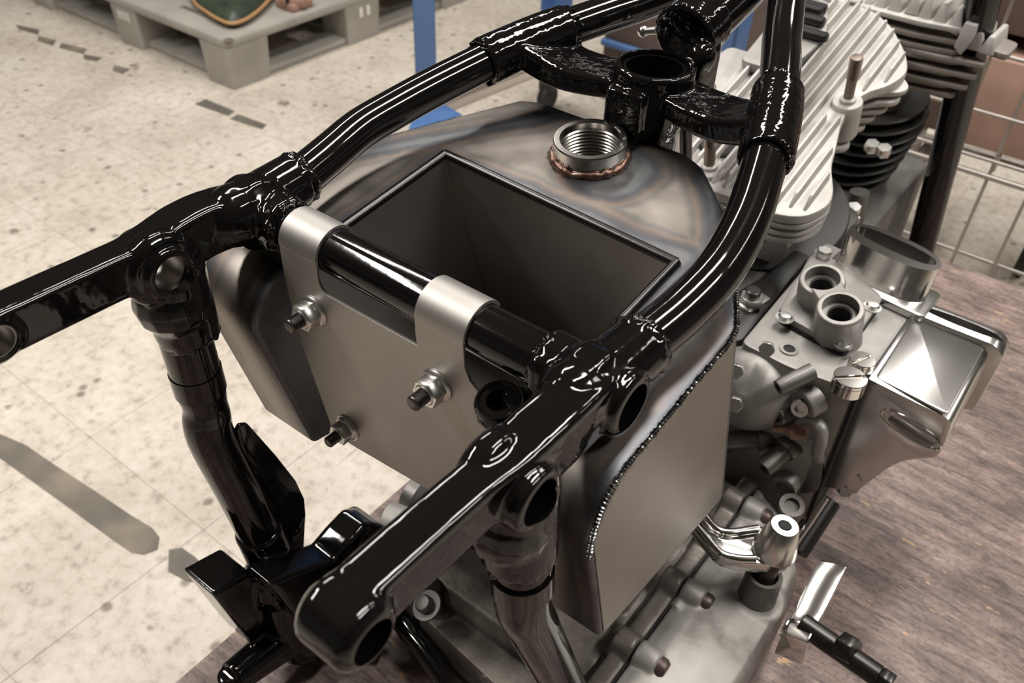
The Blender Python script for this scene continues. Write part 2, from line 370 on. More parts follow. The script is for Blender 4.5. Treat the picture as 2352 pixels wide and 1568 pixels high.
# ================================================================== STRUCTURE: floor
FZ = -H
floor_bm = box(B(), (-5.5, -4.0, FZ - 0.06), (4.0, 5.5, FZ - 0.0015))
floor = obj('floor', floor_bm, 'grout'); floor['kind'] = 'structure'; floor['label'] = 'cream speckled workshop floor laid in square tiles'
for nm, lo_, hi_ in (('wall_left', (-5.6, -4.0, FZ), (-5.5, 5.5, 2.3)), ('wall_right', (4.0, -4.0, FZ), (4.1, 5.5, 2.3)), ('wall_back', (-5.6, 5.5, FZ), (4.1, 5.6, 2.3)), ('wall_front', (-5.6, -4.1, FZ), (4.1, -4.0, 2.3))):
    o = obj(nm, box(B(), lo_, hi_), 'wall'); o['kind'] = 'structure'
o = obj('ceiling', box(B(), (-5.6, -4.1, 2.3), (4.1, 5.6, 2.4)), 'ceil'); o['kind'] = 'structure'
TS = 0.335; tile_me = None
for i in range(-13, 5):
    for j in range(-4, 11):
        x0, y0 = -0.655 + i * TS, 0.14 + j * TS
        if i > 0 and j < 2: continue
        if tile_me is None:
            tile_me = mesh_of(box(B(), (0.0006, 0.0006, -0.012), (TS - 0.0006, TS - 0.0006, 0.0)))
        t = bpy.data.objects.new('tile', tile_me); COL.objects.link(t)
        if not tile_me.materials: tile_me.materials.append(M['tile'])
        t.parent = floor; t.location = (x0, y0, FZ)

# painted marks on the floor, thin worn strips
def mark(pts, label, z=0.0006):
    P = [atZ(px, py, FZ + z) for px, py in pts]
    o = obj('floor_marking', prism(B(), [p - V((0, 0, 0.0004)) for p in P], (0, 0, 0.0004)), 'tape')
    return tag(o, label, 'floor marking', 'worn grey paint marks on the floor')
mark([(-40, 978), (0, 996), (60, 1022), (130, 1070), (220, 1128), (300, 1182), (350, 1212), (367, 1234), (362, 1262), (330, 1274), (300, 1268), (240, 1226), (150, 1160), (70, 1102), (0, 1052), (-40, 1030)], 'long grey painted strip on the floor running in from the left edge')
mark([(388, 1262), (418, 1257), (450, 1280), (474, 1304), (480, 1340), (430, 1335), (386, 1312)], 'short rounded grey paint patch at the end of the long strip')
mark([(447, 239), (472, 227), (540, 255), (524, 266)], 'upper of two grey tape pieces in front of the pallet')
mark([(528, 273), (546, 262), (613, 286), (602, 297)], 'lower of two grey tape pieces in front of the pallet')
mark([(88, 82), (130, 92), (122, 105), (86, 94)], 'small grey paint dash at the left of the broken line')
mark([(36, 56), (90, 68), (88, 80), (44, 68)], 'grey paint dash nearest the top left corner')
mark([(140, 98), (200, 112), (192, 124), (136, 110)], 'longest grey paint dash of the broken line by the pallet')
mark([(192, 124), (236, 132), (222, 141), (192, 136)], 'last grey paint dash before the pallet foot')
mark([(262, 150), (300, 158), (282, 170), (258, 162)], 'single grey paint spot left of the pallet foot')

# ================================================================== WORKBENCH
TZ = -0.45
wb = thing('workbench', 'low workbench with a worn brown plywood top under the motorcycle', 'workbench', (0.12, 0.3, FZ))
obj('tabletop', box(B(), (-0.183, -0.75, TZ - 0.022), (0.433, 1.02, TZ), 0.0012, 1), 'wood', wb)
for (x, y) in ((-0.15, -0.7), (0.40, -0.7), (-0.15, 0.97), (0.40, 0.97)):
    obj('leg', box(B(), (x - 0.025, y - 0.025, FZ), (x + 0.025, y + 0.025, TZ - 0.022), 0.003), 'greybar', wb)

# ================================================================== MOTORCYCLE FRAME
fr = thing('motorcycle_chassis', 'gloss black painted motorcycle frame of lugs and tubes standing on the workbench', 'frame', (0, 0, TZ))
bm = B(); cyl(bm, (-0.125, 0, 0), (0.125, 0, 0), 0.0146, seg=40)
obj('cross_tube', bm, 'black', fr)
def rrect(a, b, r, n=4):
    out = []
    for sx, sy, st in ((1, 1, 0), (-1, 1, 90), (-1, -1, 180), (1, -1, 270)):
        for k in range(n + 1):
            t = math.radians(st + 90 * k / n); out.append((sx * (a - r) + r * math.cos(t), sy * (b - r) + r * math.sin(t)))
    return out
RAIL = [(.1285, -.012, .0045), (.129, .02, .004), (.132, .04, .006), (.136, .07, .010), (.138, .10, .016), (.135, .13, .021), (.129, .16, .027), (.120, .19, .034), (.110, .22, .041), (.099, .25, .047), (.087, .28, .052), (.074, .31, .057), (.060, .34, .062), (.047, .37, .069), (.034, .40, .076), (.022, .43, .083)]
for s in (-1, 1):
    X = lambda x: s * x
    bm = B()
    def rs(t):
        return 1.0 + 0.22 * max(0, min(1, (t - 0.45) * 4))
    sweep(bm, [(X(x), y, z) for x, y, z in ((.129, -.176, .009), (.129, -.14, .008), (.1295, -.10, .0065), (.131, -.075, .005), (.1325, -.04, .0065), (.131, -.01, .003))], rs, section=rrect(.0108, .0135, .0028), n=6)
    cyl(bm, (X(.1165), -.173, .0085), (X(.1455), -.173, .0085), .0156, bev=.004, seg=36)
    cyl(bm, (X(.112), -.076, -.001), (X(.1500), -.076, -.001), .0165, bev=.0015, seg=36)
    cyl(bm, (X(.1155), -.077, .000), (X(.132), -.077, .000), .0240, bev=.004, seg=36)
    cyl(bm, (X(.100), 0, 0), (X(.1505), 0, 0), .0185, bev=.0025, seg=36)
    cyl(bm, (X(.112), -.004, .002), (X(.141), -.004, .002), .0235, bev=.007, seg=36)
    ball(bm, (X(.127), -.018, .006), .020, (1, 1.2, 1))
    cyl(bm, (X(.129), -.01, .004), (X(.132), .034, .006), .0195, .0185, bev=.002)
    cyl(bm, (X(.130), -.070, -.004), (X(.133), -.0655, -.062), .0225, .0200, bev=.003)
    ball(bm, (X(.130), -.072, -.030), .0235)
    rnd = random.Random(3 if s < 0 else 5)
    for k in range(26):                                                     # lumpy brazing round the tube ends
        a = k / 26 * 2 * math.pi
        ball(bm, (X(.132) + math.cos(a) * .0165, .034 + rnd.uniform(-.003, .002), .006 + math.sin(a) * .0165), rnd.uniform(.0022, .0036), seg=8)
        ball(bm, (X(.101) , math.cos(a) * .0165 + rnd.uniform(-.001, .001), math.sin(a) * .0165), rnd.uniform(.002, .0034), (1.6, 1, 1), seg=8)
        ball(bm, (X(.133) + math.cos(a) * .018, -.0655 + math.sin(a) * .018, -.063 + rnd.uniform(-.003, .003)), rnd.uniform(.0016, .0028), seg=8)
    def hole(y, z, r, x0, x1): return ('DIFFERENCE', cyl(B(), (X(x0), y, z), (X(x1), y, z), r, seg=40))
    me = baked(bm, [('remesh', .0013), ('smooth', 5), hole(-.173, .0085, .0098, .09, .17), hole(-.076, -.001, .0118, .09, .17), hole(0, 0, .0130, .128, .17)])
    lug = link('rear_lug', me, M['black_cast'], fr)
    if s < 0:
        for (y, z, r) in ((-.076, -.001, .0118), (-.173, .0085, .0098)):
            obj('bore_sleeve', lathe(B(), [(r - .0012, 0), (r - .0001, 0), (r - .0001, .030), (r - .0012, .030)], (X(.1165 + .031), y, z), (1, 0, 0), 40, True), 'bore', lug)
    obj('top_rail', sweep(B(), [(X(p[0]), p[1], p[2]) for p in RAIL], .0142, seg=36, n=6), 'black', fr)
# weld rings, lumpy, over the forward ends of the lugs
def lumpy_ring(o, ax, R, r, seed, m_='black_weld', parent=None, name='weld_ring'):
    rnd = random.Random(seed); u, v, a = basis(V(ax)); bm = B(); n = 64; k = 10; rings = []
    for i in range(n):
        t = 2 * math.pi * i / n; d = u * math.cos(t) + v * math.sin(t); c = V(o) + d * (R + rnd.uniform(-.0006, .0006)) + a * rnd.uniform(-.0012, .0012); rr = r * rnd.uniform(.75, 1.3)
        rings.append([bm.verts.new(c + (d * math.cos(2 * math.pi * q / k) + a * math.sin(2 * math.pi * q / k) * 1.3) * rr) for q in range(k)])
    for i in range(n):
        for q in range(k): bm.faces.new((rings[i][q], rings[(i + 1) % n][q], rings[(i + 1) % n][(q + 1) % k], rings[i][(q + 1) % k]))
    return obj(name, bm, m_, parent, 80)
for s in (-1, 1):
    lumpy_ring((s * .132, .038, .006), (s * .03, 1, .06), .0145, .0026, 11 + s, parent=fr)
    lumpy_ring((s * .0985, 0, 0), (1, 0, 0), .0150, .0020, 21 + s, parent=fr)

# seat tubes
ST_L = [(-.133, -.069, -.045), (-.134, -.0675, -.092), (-.134, -.067, -.125), (-.134, -.069, -.155), (-.134, -.060, -.218), (-.134, -.050, -.29), (-.134, -.045, -.32)]
ST_R = [(.133, -.0655, -.045), (.134, -.064, -.075), (.134, -.060, -.114), (.134, -.048, -.150), (.134, -.034, -.190), (.134, -.004, -.277), (.134, .03, -.37), (.134, .06, -.43)]
obj('seat_tube', sweep(B(), ST_L, lambda t: .0165 - .0015 * math.exp(-((t - .33) / .05) ** 2), seg=36, n=8), 'black', fr)
obj('seat_tube', sweep(B(), ST_R, .0155, seg=36, n=8), 'black', fr)
for P_, s in ((ST_L, 1), (ST_R, 2)):
    obj('tube_collar', lathe(B(), [(.0150, 0), (.0172, 0), (.0172, .018), (.0150, .018)], V(P_[1]) , V(P_[2]) - V(P_[1]), 36, True), 'black', fr)

# bridge casting between the top rails, with the round seat-post boss
bm = B()
for s in (-1, 1):
    sweep(bm, [(s * p[0], p[1], p[2]) for p in ((.1145, .208, .038), (.110, .22, .041), (.099, .25, .047), (.0885, .276, .0515))], .0182, seg=28, n=6)
    sweep(bm, [(s * .100, .248, .044), (s * .070, .253, .034), (s * .045, .258, .032), (s * .018, .262, .034)], lambda t: 1.12 - .25 * t, section=rrect(.0245, .0085, .004), n=6)
    for k in range(16):
        a = k / 16 * 2 * math.pi
        for (c, q) in (((.1145, .208, .038), 0), ((.0885, .276, .0515), 1)):
            ball(bm, (s * (c[0] + math.cos(a) * .0155), c[1] + random.uniform(-.002, .002), c[2] + math.sin(a) * .0165), random.uniform(.0016, .003), seg=8)
lathe(bm, [(0, -.040), (.020, -.040), (.0235, -.030), (.0245, .0), (.0285, .020), (.0300, .040), (.0300, .050), (.0285, .0525), (0, .0525)], (0, .262, 0), (0, 0, 1), 40)
box(bm, (-.018, .226, .012), (.012, .246, .042), .002)
lathe(bm, [(0, 0), (.0235, 0), (.0245, .003), (.0245, .03), (0, .03)], (0, .300, .060), (0, 1, .22), 36)
box(bm, (.010, .285, .01), (.026, .318, .06), .005)
ball(bm, (.018, .296, .052), .012)
for k in range(14):
    a = math.pi * (k / 13); ball(bm, (math.cos(a) * .0235, .302 - math.sin(a) * .004, .060 + math.sin(a) * .0235), random.uniform(.002, .0034), seg=8)
me = baked(bm, [('remesh', .0013), ('smooth', 4), ('DIFFERENCE', cyl(B(), (0, .262, -.02), (0, .262, .08), .0205, seg=48)), ('DIFFERENCE', cyl(B(), (0, .262, .0485), (0, .262, .08), .0250, seg=48))])
br = link('bridge_casting', me, M['black_rough'], fr)
obj('bore_rim', lathe(B(), [(.0205, 0), (.0225, .0), (.0235, .0015), (.0225, .003), (.0205, .003)], (0, .262, .0470), (0, 0, 1), 48, True), 'black', br)
obj('backbone_tube', sweep(B(), [(0, .306, .0615), (0, .45, .0935), (0, .70, .148)], .0225, seg=36, smooth=False), 'black', fr)

bn = atY(1477, 72, .318); bm = B(); cyl(bm, bn, V((-.010, bn.y, .060)), .0030)
obj('grease_nipple_stem', bm, 'satin_alu', fr)
obj('grease_nipple', ball(B(), bn, .0046), 'satin_alu', fr)
# gusset plate and lower lug at the left seat tube
g = [atX(px, py, -.128) for px, py in ((536, 985), (545, 970), (562, 968), (628, 1042), (672, 1098), (692, 1140), (695, 1175), (690, 1272), (640, 1264), (600, 1190), (560, 1070))]
obj('gusset_plate', prism(B(), g, (.004, 0, 0), .0008), 'black', fr)
bm = B()
cyl(bm, (-.134, -.052, -.275), (-.134, -.046, -.330), .0190, bev=.003)
prism(bm, [(-.160, y, z) for y, z in ((-.109, -.290), (-.074, -.300), (-.058, -.378), (-.090, -.388))], (.040, 0, 0), .002)
prism(bm, [(-.118, y, z) for y, z in ((-.078, -.282), (-.052, -.296), (-.016, -.318), (.002, -.312), (.022, -.308), (.036, -.320), (.040, -.340), (.030, -.356), (.012, -.362), (-.020, -.360), (-.062, -.352))], (.030, 0, 0), .003)
cyl(bm, (-.122, .026, -.335), (-.084, .026, -.335), .0175, bev=.002)
ball(bm, (-.125, -.055, -.335), .026, (1, .9, 1.2))
sweep(bm, [(-.122, -.055, -.35), (-.117, -.055, -.39), (-.112, -.050, -.412), (-.112, -.048, -.424)], lambda t: .019 + .005 * t, n=5)
sweep(bm, [(-.115, -.055, -.405), (-.116, -.085, -.402), (-.117, -.118, -.398)], lambda t: .020 - .005 * t, n=5)
sweep(bm, [(-.112, -.045, -.425), (-.09, -.02, -.432), (-.06, .0, -.43)], .014, n=5)
cyl(bm, (-.117, -.118, -.404), (-.117, -.118, -.390), .011, bev=.002)
me = baked(bm, [('remesh', .0016), ('smooth', 3), ('DIFFERENCE', cyl(B(), (-.14, .026, -.335), (-.07, .026, -.335), .0095, seg=36))])
link('lower_lug', me, M['black'], fr)
obj('lower_rail', sweep(B(), [(-.112, -.03, -.425), (-.06, .012, -.405), (-.02, .008, -.402), (.05, -.002, -.405), (.134, .035, -.385)], .0105, seg=24), 'black', fr)
obj('stay_bar', sweep(B(), [(-.075, .03, -.375), (-.03, .035, -.385), (.03, .02, -.395), (.075, .03, -.40)], 1.0, section=rrect(.004, .011, .002), n=6), 'black', fr)
obj('rubber_bush', cyl(B(), (-.028, .03, -.40), (-.028, .03, -.352), .014, bev=.002), 'satin_black', fr)
# small eyelet tab on the cross tube
e = atZ(1148, 932, -.026)
bm = B(); lathe(bm, [(.0068, -.005), (.0125, -.005), (.0135, -.003), (.0135, .0035), (.0125, .005), (.0068, .005)], e, (0, -.25, 1), 32, True)
prism(bm, rounded([e + V((-.010, .008, -.0045)), e + V((.013, -.004, -.0045)), e + V((.034, .014, -.0045)), e + V((.012, .024, -.0045))], .003), (0, 0, .008), .001)
lathe(bm, [(.0100, .0048), (.0112, .0062), (.0124, .0062), (.0132, .0048)], e, (0, -.25, 1), 32, True)
cyl(bm, e - V((0, 0, .007)), e - V((0, 0, .0035)), .0125)
obj('eyelet_tab', bm, 'black', fr)
# inner plate of the near lug seen between tab and tank bracket
obj('front_tube', sweep(B(), [V((atY(2085, 670, .96).x, .965, TZ + .004)), atY(2097, 640, .955), atY(2185, 300, .90), atY(2268, -40, .83)], .019, seg=28, n=6), 'black', fr)

# ================================================================== OIL TANK
tank = thing('oil_tank', 'bare welded steel oil tank with square pocket and threaded filler neck', 'oil tank', (0, .08, -.22))
def side(y, z): return (y, z)
prof = [(-.042, -.068), (-.010, -.19), (.17, -.222), (.34, -.24), (.34, .0148), (.02, -.0236)]
# round the rear top corner
rear = []
for k in range(9):
    t = k / 8 * math.pi / 2; rear.append((-.003 - .036 * math.cos(t) , -.062 + .0355 * math.sin(t)))
outline = [(-.008, -.19), (.17, -.222), (.34, -.24), (.34, .0148), (.02, -.0236)] + rear[::-1]
body = prism(B(), [(-.158, y, z) for y, z in outline], (.316, 0, 0))
shear = -.325
def lay(P, z): return [V((x, y + shear * (z + .014), z)) for x, y in P]
plan = [(-.2, -.25), (.2, -.25), (.2, .045), (.158, .104), (.152, .118), (.098, .205), (.062, .242), (.046, .250), (-.086, .250), (-.102, .243), (-.152, .150), (-.158, .132), (-.2, .06)]
lo, hi = lay(plan, -.30), lay(plan, .06)
lf = B(); a = [lf.verts.new(p) for p in lo]; b = [lf.verts.new(p) for p in hi]; n_ = len(a)
lf.faces.new(a[::-1]); lf.faces.new(b)
for i in range(n_): lf.faces.new((a[i], a[(i + 1) % n_], b[(i + 1) % n_], b[i]))
pp = [(-.100, -.2), (.100, -.2), (.100, .137), (-.100, .147)]
def ztop(y): return -.026 + .12 * y
pit = B(); lo, hi = lay(pp, -.30), lay(pp, .06); a = [pit.verts.new(p) for p in lo]; b = [pit.verts.new(p) for p in hi]
pit.faces.new(a[::-1]); pit.faces.new(b)
for i in range(4): pit.faces.new((a[i], a[(i + 1) % 4], b[(i + 1) % 4], b[i]))
nz = V((0, -.12, 1)).normalized()
fc = atP(1355, 360, V((0, .2, ztop(.2))), nz)        # filler neck foot
me = baked(body, [('INTERSECT', lf), ('DIFFERENCE', pit), ('DIFFERENCE', cyl(B(), fc - nz * .02, fc + nz * .02, .0215, seg=40)), ('bevel', .0035, 3)], 30)
tb = link('tank_shell', me, M['steel'], tank)
# pocket lining, slightly proud, and its rolled rim
def sp(x, y): z = ztop(y); return V((x, y, z))
fl, fr_, rl, rr_ = sp(-.0995, .146), sp(.0995, .136), sp(-.0995, -.01), sp(.0995, -.01)
zb = -.188
def dn(p): return V((p.x, p.y + shear * (zb - p.z), zb))
for name, p, q, off in (('pocket_wall', fl, fr_, V((0, -.0012, 0))), ('pocket_wall', rl, fl, V((.0012, 0, 0))), ('pocket_wall', fr_, rr_, V((-.0012, 0, 0)))):
    obj(name, prism(B(), [p, q, dn(q), dn(p)], off), 'steel_pit', tank)
obj('pocket_floor', prism(B(), [dn(fl), dn(fr_), dn(rr_), dn(rl)], (0, 0, -.0012)), 'steel_pit', tank)
for p, q in ((fl, fr_), (rl, fl), (fr_, rr_)):
    obj('pocket_rim', sweep(B(), [p + V((0, 0, .0006)), q + V((0, 0, .0006))], .0034, seg=14, smooth=False), 'steel_dark', tank)
# flat brushed side sheets
for s in (-1, 1):
    pts = [(s * .158, y, z) for y, z in [(-.004, -.1885), (.166, -.2185), (.101, -.0165), (.02, -.0262)] + [(p[0] + .003, p[1] - .0025) for p in rear[::-1]]]
    obj('side_sheet', prism(B(), pts, (s * .0008, 0, 0), .0004, 1), 'steel_side', tank)
# weld bead: overlapping ripples along the edge of the near side sheet
path = smooth_path([V((.158, y, z)) for y, z in [(-.0385, -.075), (-.0365, -.055), (-.029, -.038), (-.014, -.0285), (.02, -.0245), (.06, -.0195), (.098, -.0150)]] + [V((.150, .119, -.0125)), V((.122, .165, -.0065)), V((.098, .203, -.002))], 12)
tot = [0]
for p, q in zip(path[:-1], path[1:]): tot.append(tot[-1] + (q - p).length)
wb_ = B(); d = 0.0; rnd = random.Random(4)
while d < tot[-1]:
    i = max(k for k in range(len(tot)) if tot[k] <= d + 1e-9); i = min(i, len(path) - 2)
    p = path[i].lerp(path[i + 1], (d - tot[i]) / max(1e-6, tot[i + 1] - tot[i])); tg = (path[i + 1] - path[i]).normalized()
    u, v, a = basis(tg); r = .0020 * rnd.uniform(.8, 1.15)
    lathe(wb_, [(0, -.0014), (r * .75, -.0009), (r, 0), (r * .7, .0007), (0, .0009)], p, tg, 10)
    d += rnd.uniform(.0019, .0027)
obj('weld_bead', wb_, 'weld', tank, 60)
# filler neck with internal thread
neck = obj('filler_neck', lathe(B(), [(.0225, 0), (.0262, 0), (.0262, .004), (.0265, .0145), (.0260, .0155), (.0220, .0155), (.0215, .0147), (.0215, .0100), (.0225, .0095)], fc, nz, 56, True), 'turned', tank, 28)
pr = []; z = .0098
while z > -.014:
    pr += [(.0214, z), (.0203, z - .0010), (.0203, z - .0014), (.0214, z - .0026)]; z -= .0028
pr += [(.0222, z), (.0222, .0098)]
obj('neck_thread', lathe(B(), pr, fc, nz, 56, True), 'thread_dark', neck, 28)
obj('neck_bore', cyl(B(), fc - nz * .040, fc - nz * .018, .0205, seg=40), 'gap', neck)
lumpy_ring(fc + nz * .0012, nz, .0272, .0026, 31, 'braze', tank, 'neck_weld')

# ================================================================== TANK BRACKET (stainless hanger over the cross tube)
bk = thing('tank_bracket', 'stainless sheet bracket hooked twice over the black cross tube', 'bracket', (-.01, -.0165, -.15))
yp = -.0168; th = .0020
def arc(cx, cz, r, a0, a1, n=8): return [(cx + r * math.cos(math.radians(a0 + (a1 - a0) * k / n)), cz + r * math.sin(math.radians(a0 + (a1 - a0) * k / n))) for k in range(n + 1)]
C1 = (-.0905, -.0580); C2 = (.0205, .0555)
out = [(C1[0], .0)] + [(-.0905, -.022), (-.0885, -.045), (-.0845, -.075), (-.064, -.1475)] + [(-.040, -.1465), (.039, -.1395), (.098, -.134)] + [(.098, -.062), (.090, -.050), (.074, -.034), (.0600, -.024), (.0565, -.016), (C2[1], 0), (C2[0], 0), (C2[0], -.010), (.0213, -.0195)] + [(-.0515, -.0200), (-.0555, -.0180), (C1[1], -.0130), (C1[1], 0)]
bm = prism(B(), [(x, yp, z) for x, z in out], (0, th, 0), .0003, 1)
for (x0, x1) in (C1, C2):
    ring = []
    for k in range(17):
        t = math.radians(180 - 152 * k / 16); ring.append(t)
    ri, ro = .0149, .0169
    o_ = [(ro * math.cos(t), ro * math.sin(t)) for t in ring] + [(ri * math.cos(t), ri * math.sin(t)) for t in ring[::-1]]
    prism(bm, [(x0, y, z) for y, z in o_], (x1 - x0, 0, 0))
obj('bracket_plate', bm, 'stainless', bk, 30)
def hexprism(bm, o, ax, r, h, rot=0):
    u, v, a = basis(V(ax)); return prism(bm, [V(o) + (u * math.cos(rot + i * math.pi / 3) + v * math.sin(rot + i * math.pi / 3)) * r for i in range(6)], a * h, r * .06, 1)
def thread(bm, o, ax, r, L, pitch=.0013, seg=20):
    pr = [(0, 0), (r, 0)]; z = 0
    while z < L - pitch * 1.5: pr += [(r, z + pitch * .2), (r * .82, z + pitch * .6), (r, z + pitch)]; z += pitch
    pr += [(r * .95, L - .0008), (r * .72, L), (0, L)]
    return lathe(bm, pr, o, ax, seg)
def flange_nut(o, ax, k, parent, rot, stud_len=.021):
    o = V(o); a = V(ax).normalized()
    st = obj('stud', thread(B(), o, a, .0041 * k, stud_len), 'stud', parent, 50)
    bm = lathe(B(), [(.0042 * k, 0), (.0093 * k, 0), (.0095 * k, .0008), (.0090 * k, .0016), (.0072 * k, .0028), (.0042 * k, .0030)], o, a, 36, True)
    hexprism(bm, o + a * .0015, a, .0082 * k, .0080 * k, rot)
    lathe(bm, [(.0042 * k, .0092 * k), (.0060 * k, .0092 * k), (.0052 * k, .0100 * k), (.0042 * k, .0100 * k)], o, a, 24, True)
    obj('flange_nut', bm, 'zinc', st)
    return st
flange_nut(atY(722, 714, yp), (0, -1, 0), 1.18, bk, .2)
flange_nut(atY(1004, 884, yp), (0, -1, 0), 1.18, bk, .2)
s3 = flange_nut(atY(800, 981, yp) + V((0, -.0012, 0)), (0, -1, 0), .98, bk, .2, .018)
obj('washer', lathe(B(), [(.0042, 0), (.0102, 0), (.0102, .0012), (.0042, .0012)], atY(800, 981, yp), (0, -1, 0), 36, True), 'zinc', s3)
# ================================================================== ENGINE
en = thing('motorcycle_engine', 'finned twin-cylinder motorcycle engine with pale blasted cylinder head beside the frame rail', 'engine', (0, .6, TZ))
ha = math.radians(15)
hv = V((0, math.cos(ha), math.sin(ha))); hn = V((0, -math.sin(ha), math.cos(ha))); h0 = V((0, .63, -.092))
def hp(u, v, n=0.0): return h0 + V((u, 0, 0)) + hv * v + hn * n
# outline of the head deck in (u, v), rear end first
HO = [(-.075, -.170), (-.03, -.186), (.055, -.186), (.080, -.176), (.0925, -.150), (.088, -.130), (.070, -.098), (.060, -.062), (.050, -.030), (.047, .004), (.052, .028), (.068, .048), (.076, .078), (.066, .102), (.054, .120), (.028, .152), (.0, .172), (-.04, .18), (-.08, .15), (-.09, .0)]
def inside(u, v):
    c = False; j = len(HO) - 1
    for i in range(len(HO)):
        (x0, y0), (x1, y1) = HO[i], HO[j]
        if (y0 > v) != (y1 > v) and u < (x1 - x0) * (v - y0) / (y1 - y0) + x0: c = not c
        j = i
    return c
hd = obj('cylinder_head', prism(B(), rounded([hp(u, v, -.012) for u, v in HO], .012, 3), hn * .012, .0025), 'alu_white', en)
for k, (px, py) in enumerate(((2084, 216), (2066, 240), (2038, 258), (2010, 278), (1986, 301), (1962, 322), (1950, 346))):   # stepped horizontal fins under the deck
    nz_ = -.0190 - .0105 * k; t_ = atP(px, py, hp(0, 0, nz_), hn); uT = t_.x; vT = (t_ - h0).dot(hv)
    P = [(-.07, vT + .05), (uT - .045, vT + .034), (uT - .010, vT + .016), (uT, vT + .004), (uT - .004, vT - .008), (uT - .022, vT - .018), (uT - .045, vT - .040), (-.07, vT - .06)]
    obj('fin', prism(B(), rounded([hp(u, v, nz_) for u, v in P], .008, 4), hn * .0062, .0026), 'alu_white', hd)
for k in range(3):                                  # discs at the rear end of the head
    P = [hp(u * (1 - .02 * k), min(v, -.100), -.0190 - .0105 * k) for u, v in HO if v < -.05]
    obj('fin', prism(B(), rounded(P, .010, 3), hn * (.0062 if k < 2 else .008), .0024), 'alu_white', hd)
obj('head_core', prism(B(), rounded([hp(u * .52, v * .74, -.085) for u, v in HO], .012, 3), hn * .08), 'alu_white', hd)
u = -.075
while u < .075:                                     # upright fins along the deck
    vs_ = [v / 1000 for v in range(-186, 181, 3) if inside(u, v / 1000) and inside(u + .003, v / 1000)]
    runs = []; cur = []
    for v in vs_:
        if cur and v - cur[-1] > .004: runs.append(cur); cur = []
        cur.append(v)
    if cur: runs.append(cur)
    for rn in runs:
        v0, v1 = rn[0] + .008, rn[-1] - .004
        if .030 < u < .060 and v0 < 0 < v1 and u > .02: segs = [(v0, -.035), (.035, v1)]
        else: segs = [(v0, v1)]
        for a_, b_ in segs:
            if b_ - a_ < .02: continue
            pts = [hp(u, a_), hp(u, a_ + .012, .011), hp(u, b_ - .010, .012), hp(u, b_ - .002, .010), hp(u, b_)]
            obj('fin', prism(B(), pts, (.0034, 0, 0), .0012), 'alu_white', hd)
    u += .0135
for (pxb, pyb, pxt, pyt, big) in ((1945, 240, 1958, 132, 1), (1628, 392, 1629, 300, 0)):
    base = atP(pxb, pyb, h0, hn)
    obj('stud_boss', lathe(B(), [(0, -.035), (.0170, -.035), (.0165, -.010), (.0160, .0035), (.0150, .0050), (0, .0050)], base, hn, 36), 'alu_white', hd)
    sd = obj('head_stud', cyl(B(), base, base + hn * .052, .0052 if big else .0058, seg=20), 'rust_stud', hd)
    lathe_ = lathe(B(), [(.0052, 0), (.0085, 0), (.0082, .0035), (.0060, .0050), (.0052, .0050)], base + hn * .005, hn, 28, True)
    obj('stud_collar', lathe_, 'alu_white', sd)
    obj('stud_thread', thread(B(), base + hn * .034, hn, .0066, .025), 'rust_stud', sd)
# valve lifter cup and dark rocker cavity to the left of the deck
c = atP(1655, 330, h0, hn)
obj('rocker_cavity', lathe(B(), [(.024, -.02), (.030, -.02), (.030, .002), (.024, .002)], c + V((0, 0, -.005)), hn, 36, True), 'alu_white', hd)
obj('rocker_spring', cyl(B(), c - hn * .02, c + hn * .004, .023, bev=.002), 'rubber', hd)
for (px, py) in ((1962, 2), (1850, 135)):
    q = atP(px, py, h0, hn); obj('head_bolt', lathe(B(), [(0, 0), (.010, 0), (.010, .004), (.006, .007), (0, .008)], q, hn, 24), 'alu_grey', hd)
# dark rocker gear on the left of the near head, behind the rail
for (px, py) in ((1870, 15), (1866, 45), (1872, 80), (1862, 20)):
    q = atP(px, py, h0 + hn * .02, hn); obj('rocker_part', cyl(B(), q - V((.02, 0, 0)), q + V((.015, 0, 0)), .006, bev=.002), 'satin_black', hd)
obj('rocker_block', prism(B(), rounded([hp(-.085, .0, .003), hp(-.03, .0, .003), hp(-.02, .08, .003), hp(-.05, .15, .003), hp(-.09, .13, .003)], .01), hn * .012, .002), 'alu_grey', hd)
# black finned barrel of the near cylinder
brl = obj('cylinder_barrel', cyl(B(), hp(0, -.075, -.26), hp(0, -.075, -.085), .062), 'satin_black', en)
for k in range(9):
    n0 = -.100 - .0115 * k
    obj('fin', lathe(B(), [(.05, 0), (.0930, 0), (.0945, .0018), (.0930, .0036), (.05, .0036)], hp(0, -.088, n0), hn, 48, True), 'iron_fin', brl)
obj('inlet_flange', prism(B(), rounded([atY(1700, 610, .50), atY(1792, 520, .50), atY(1812, 570, .50), atY(1730, 640, .50)], .008), (0, .02, 0), .003), 'alu_white', en)
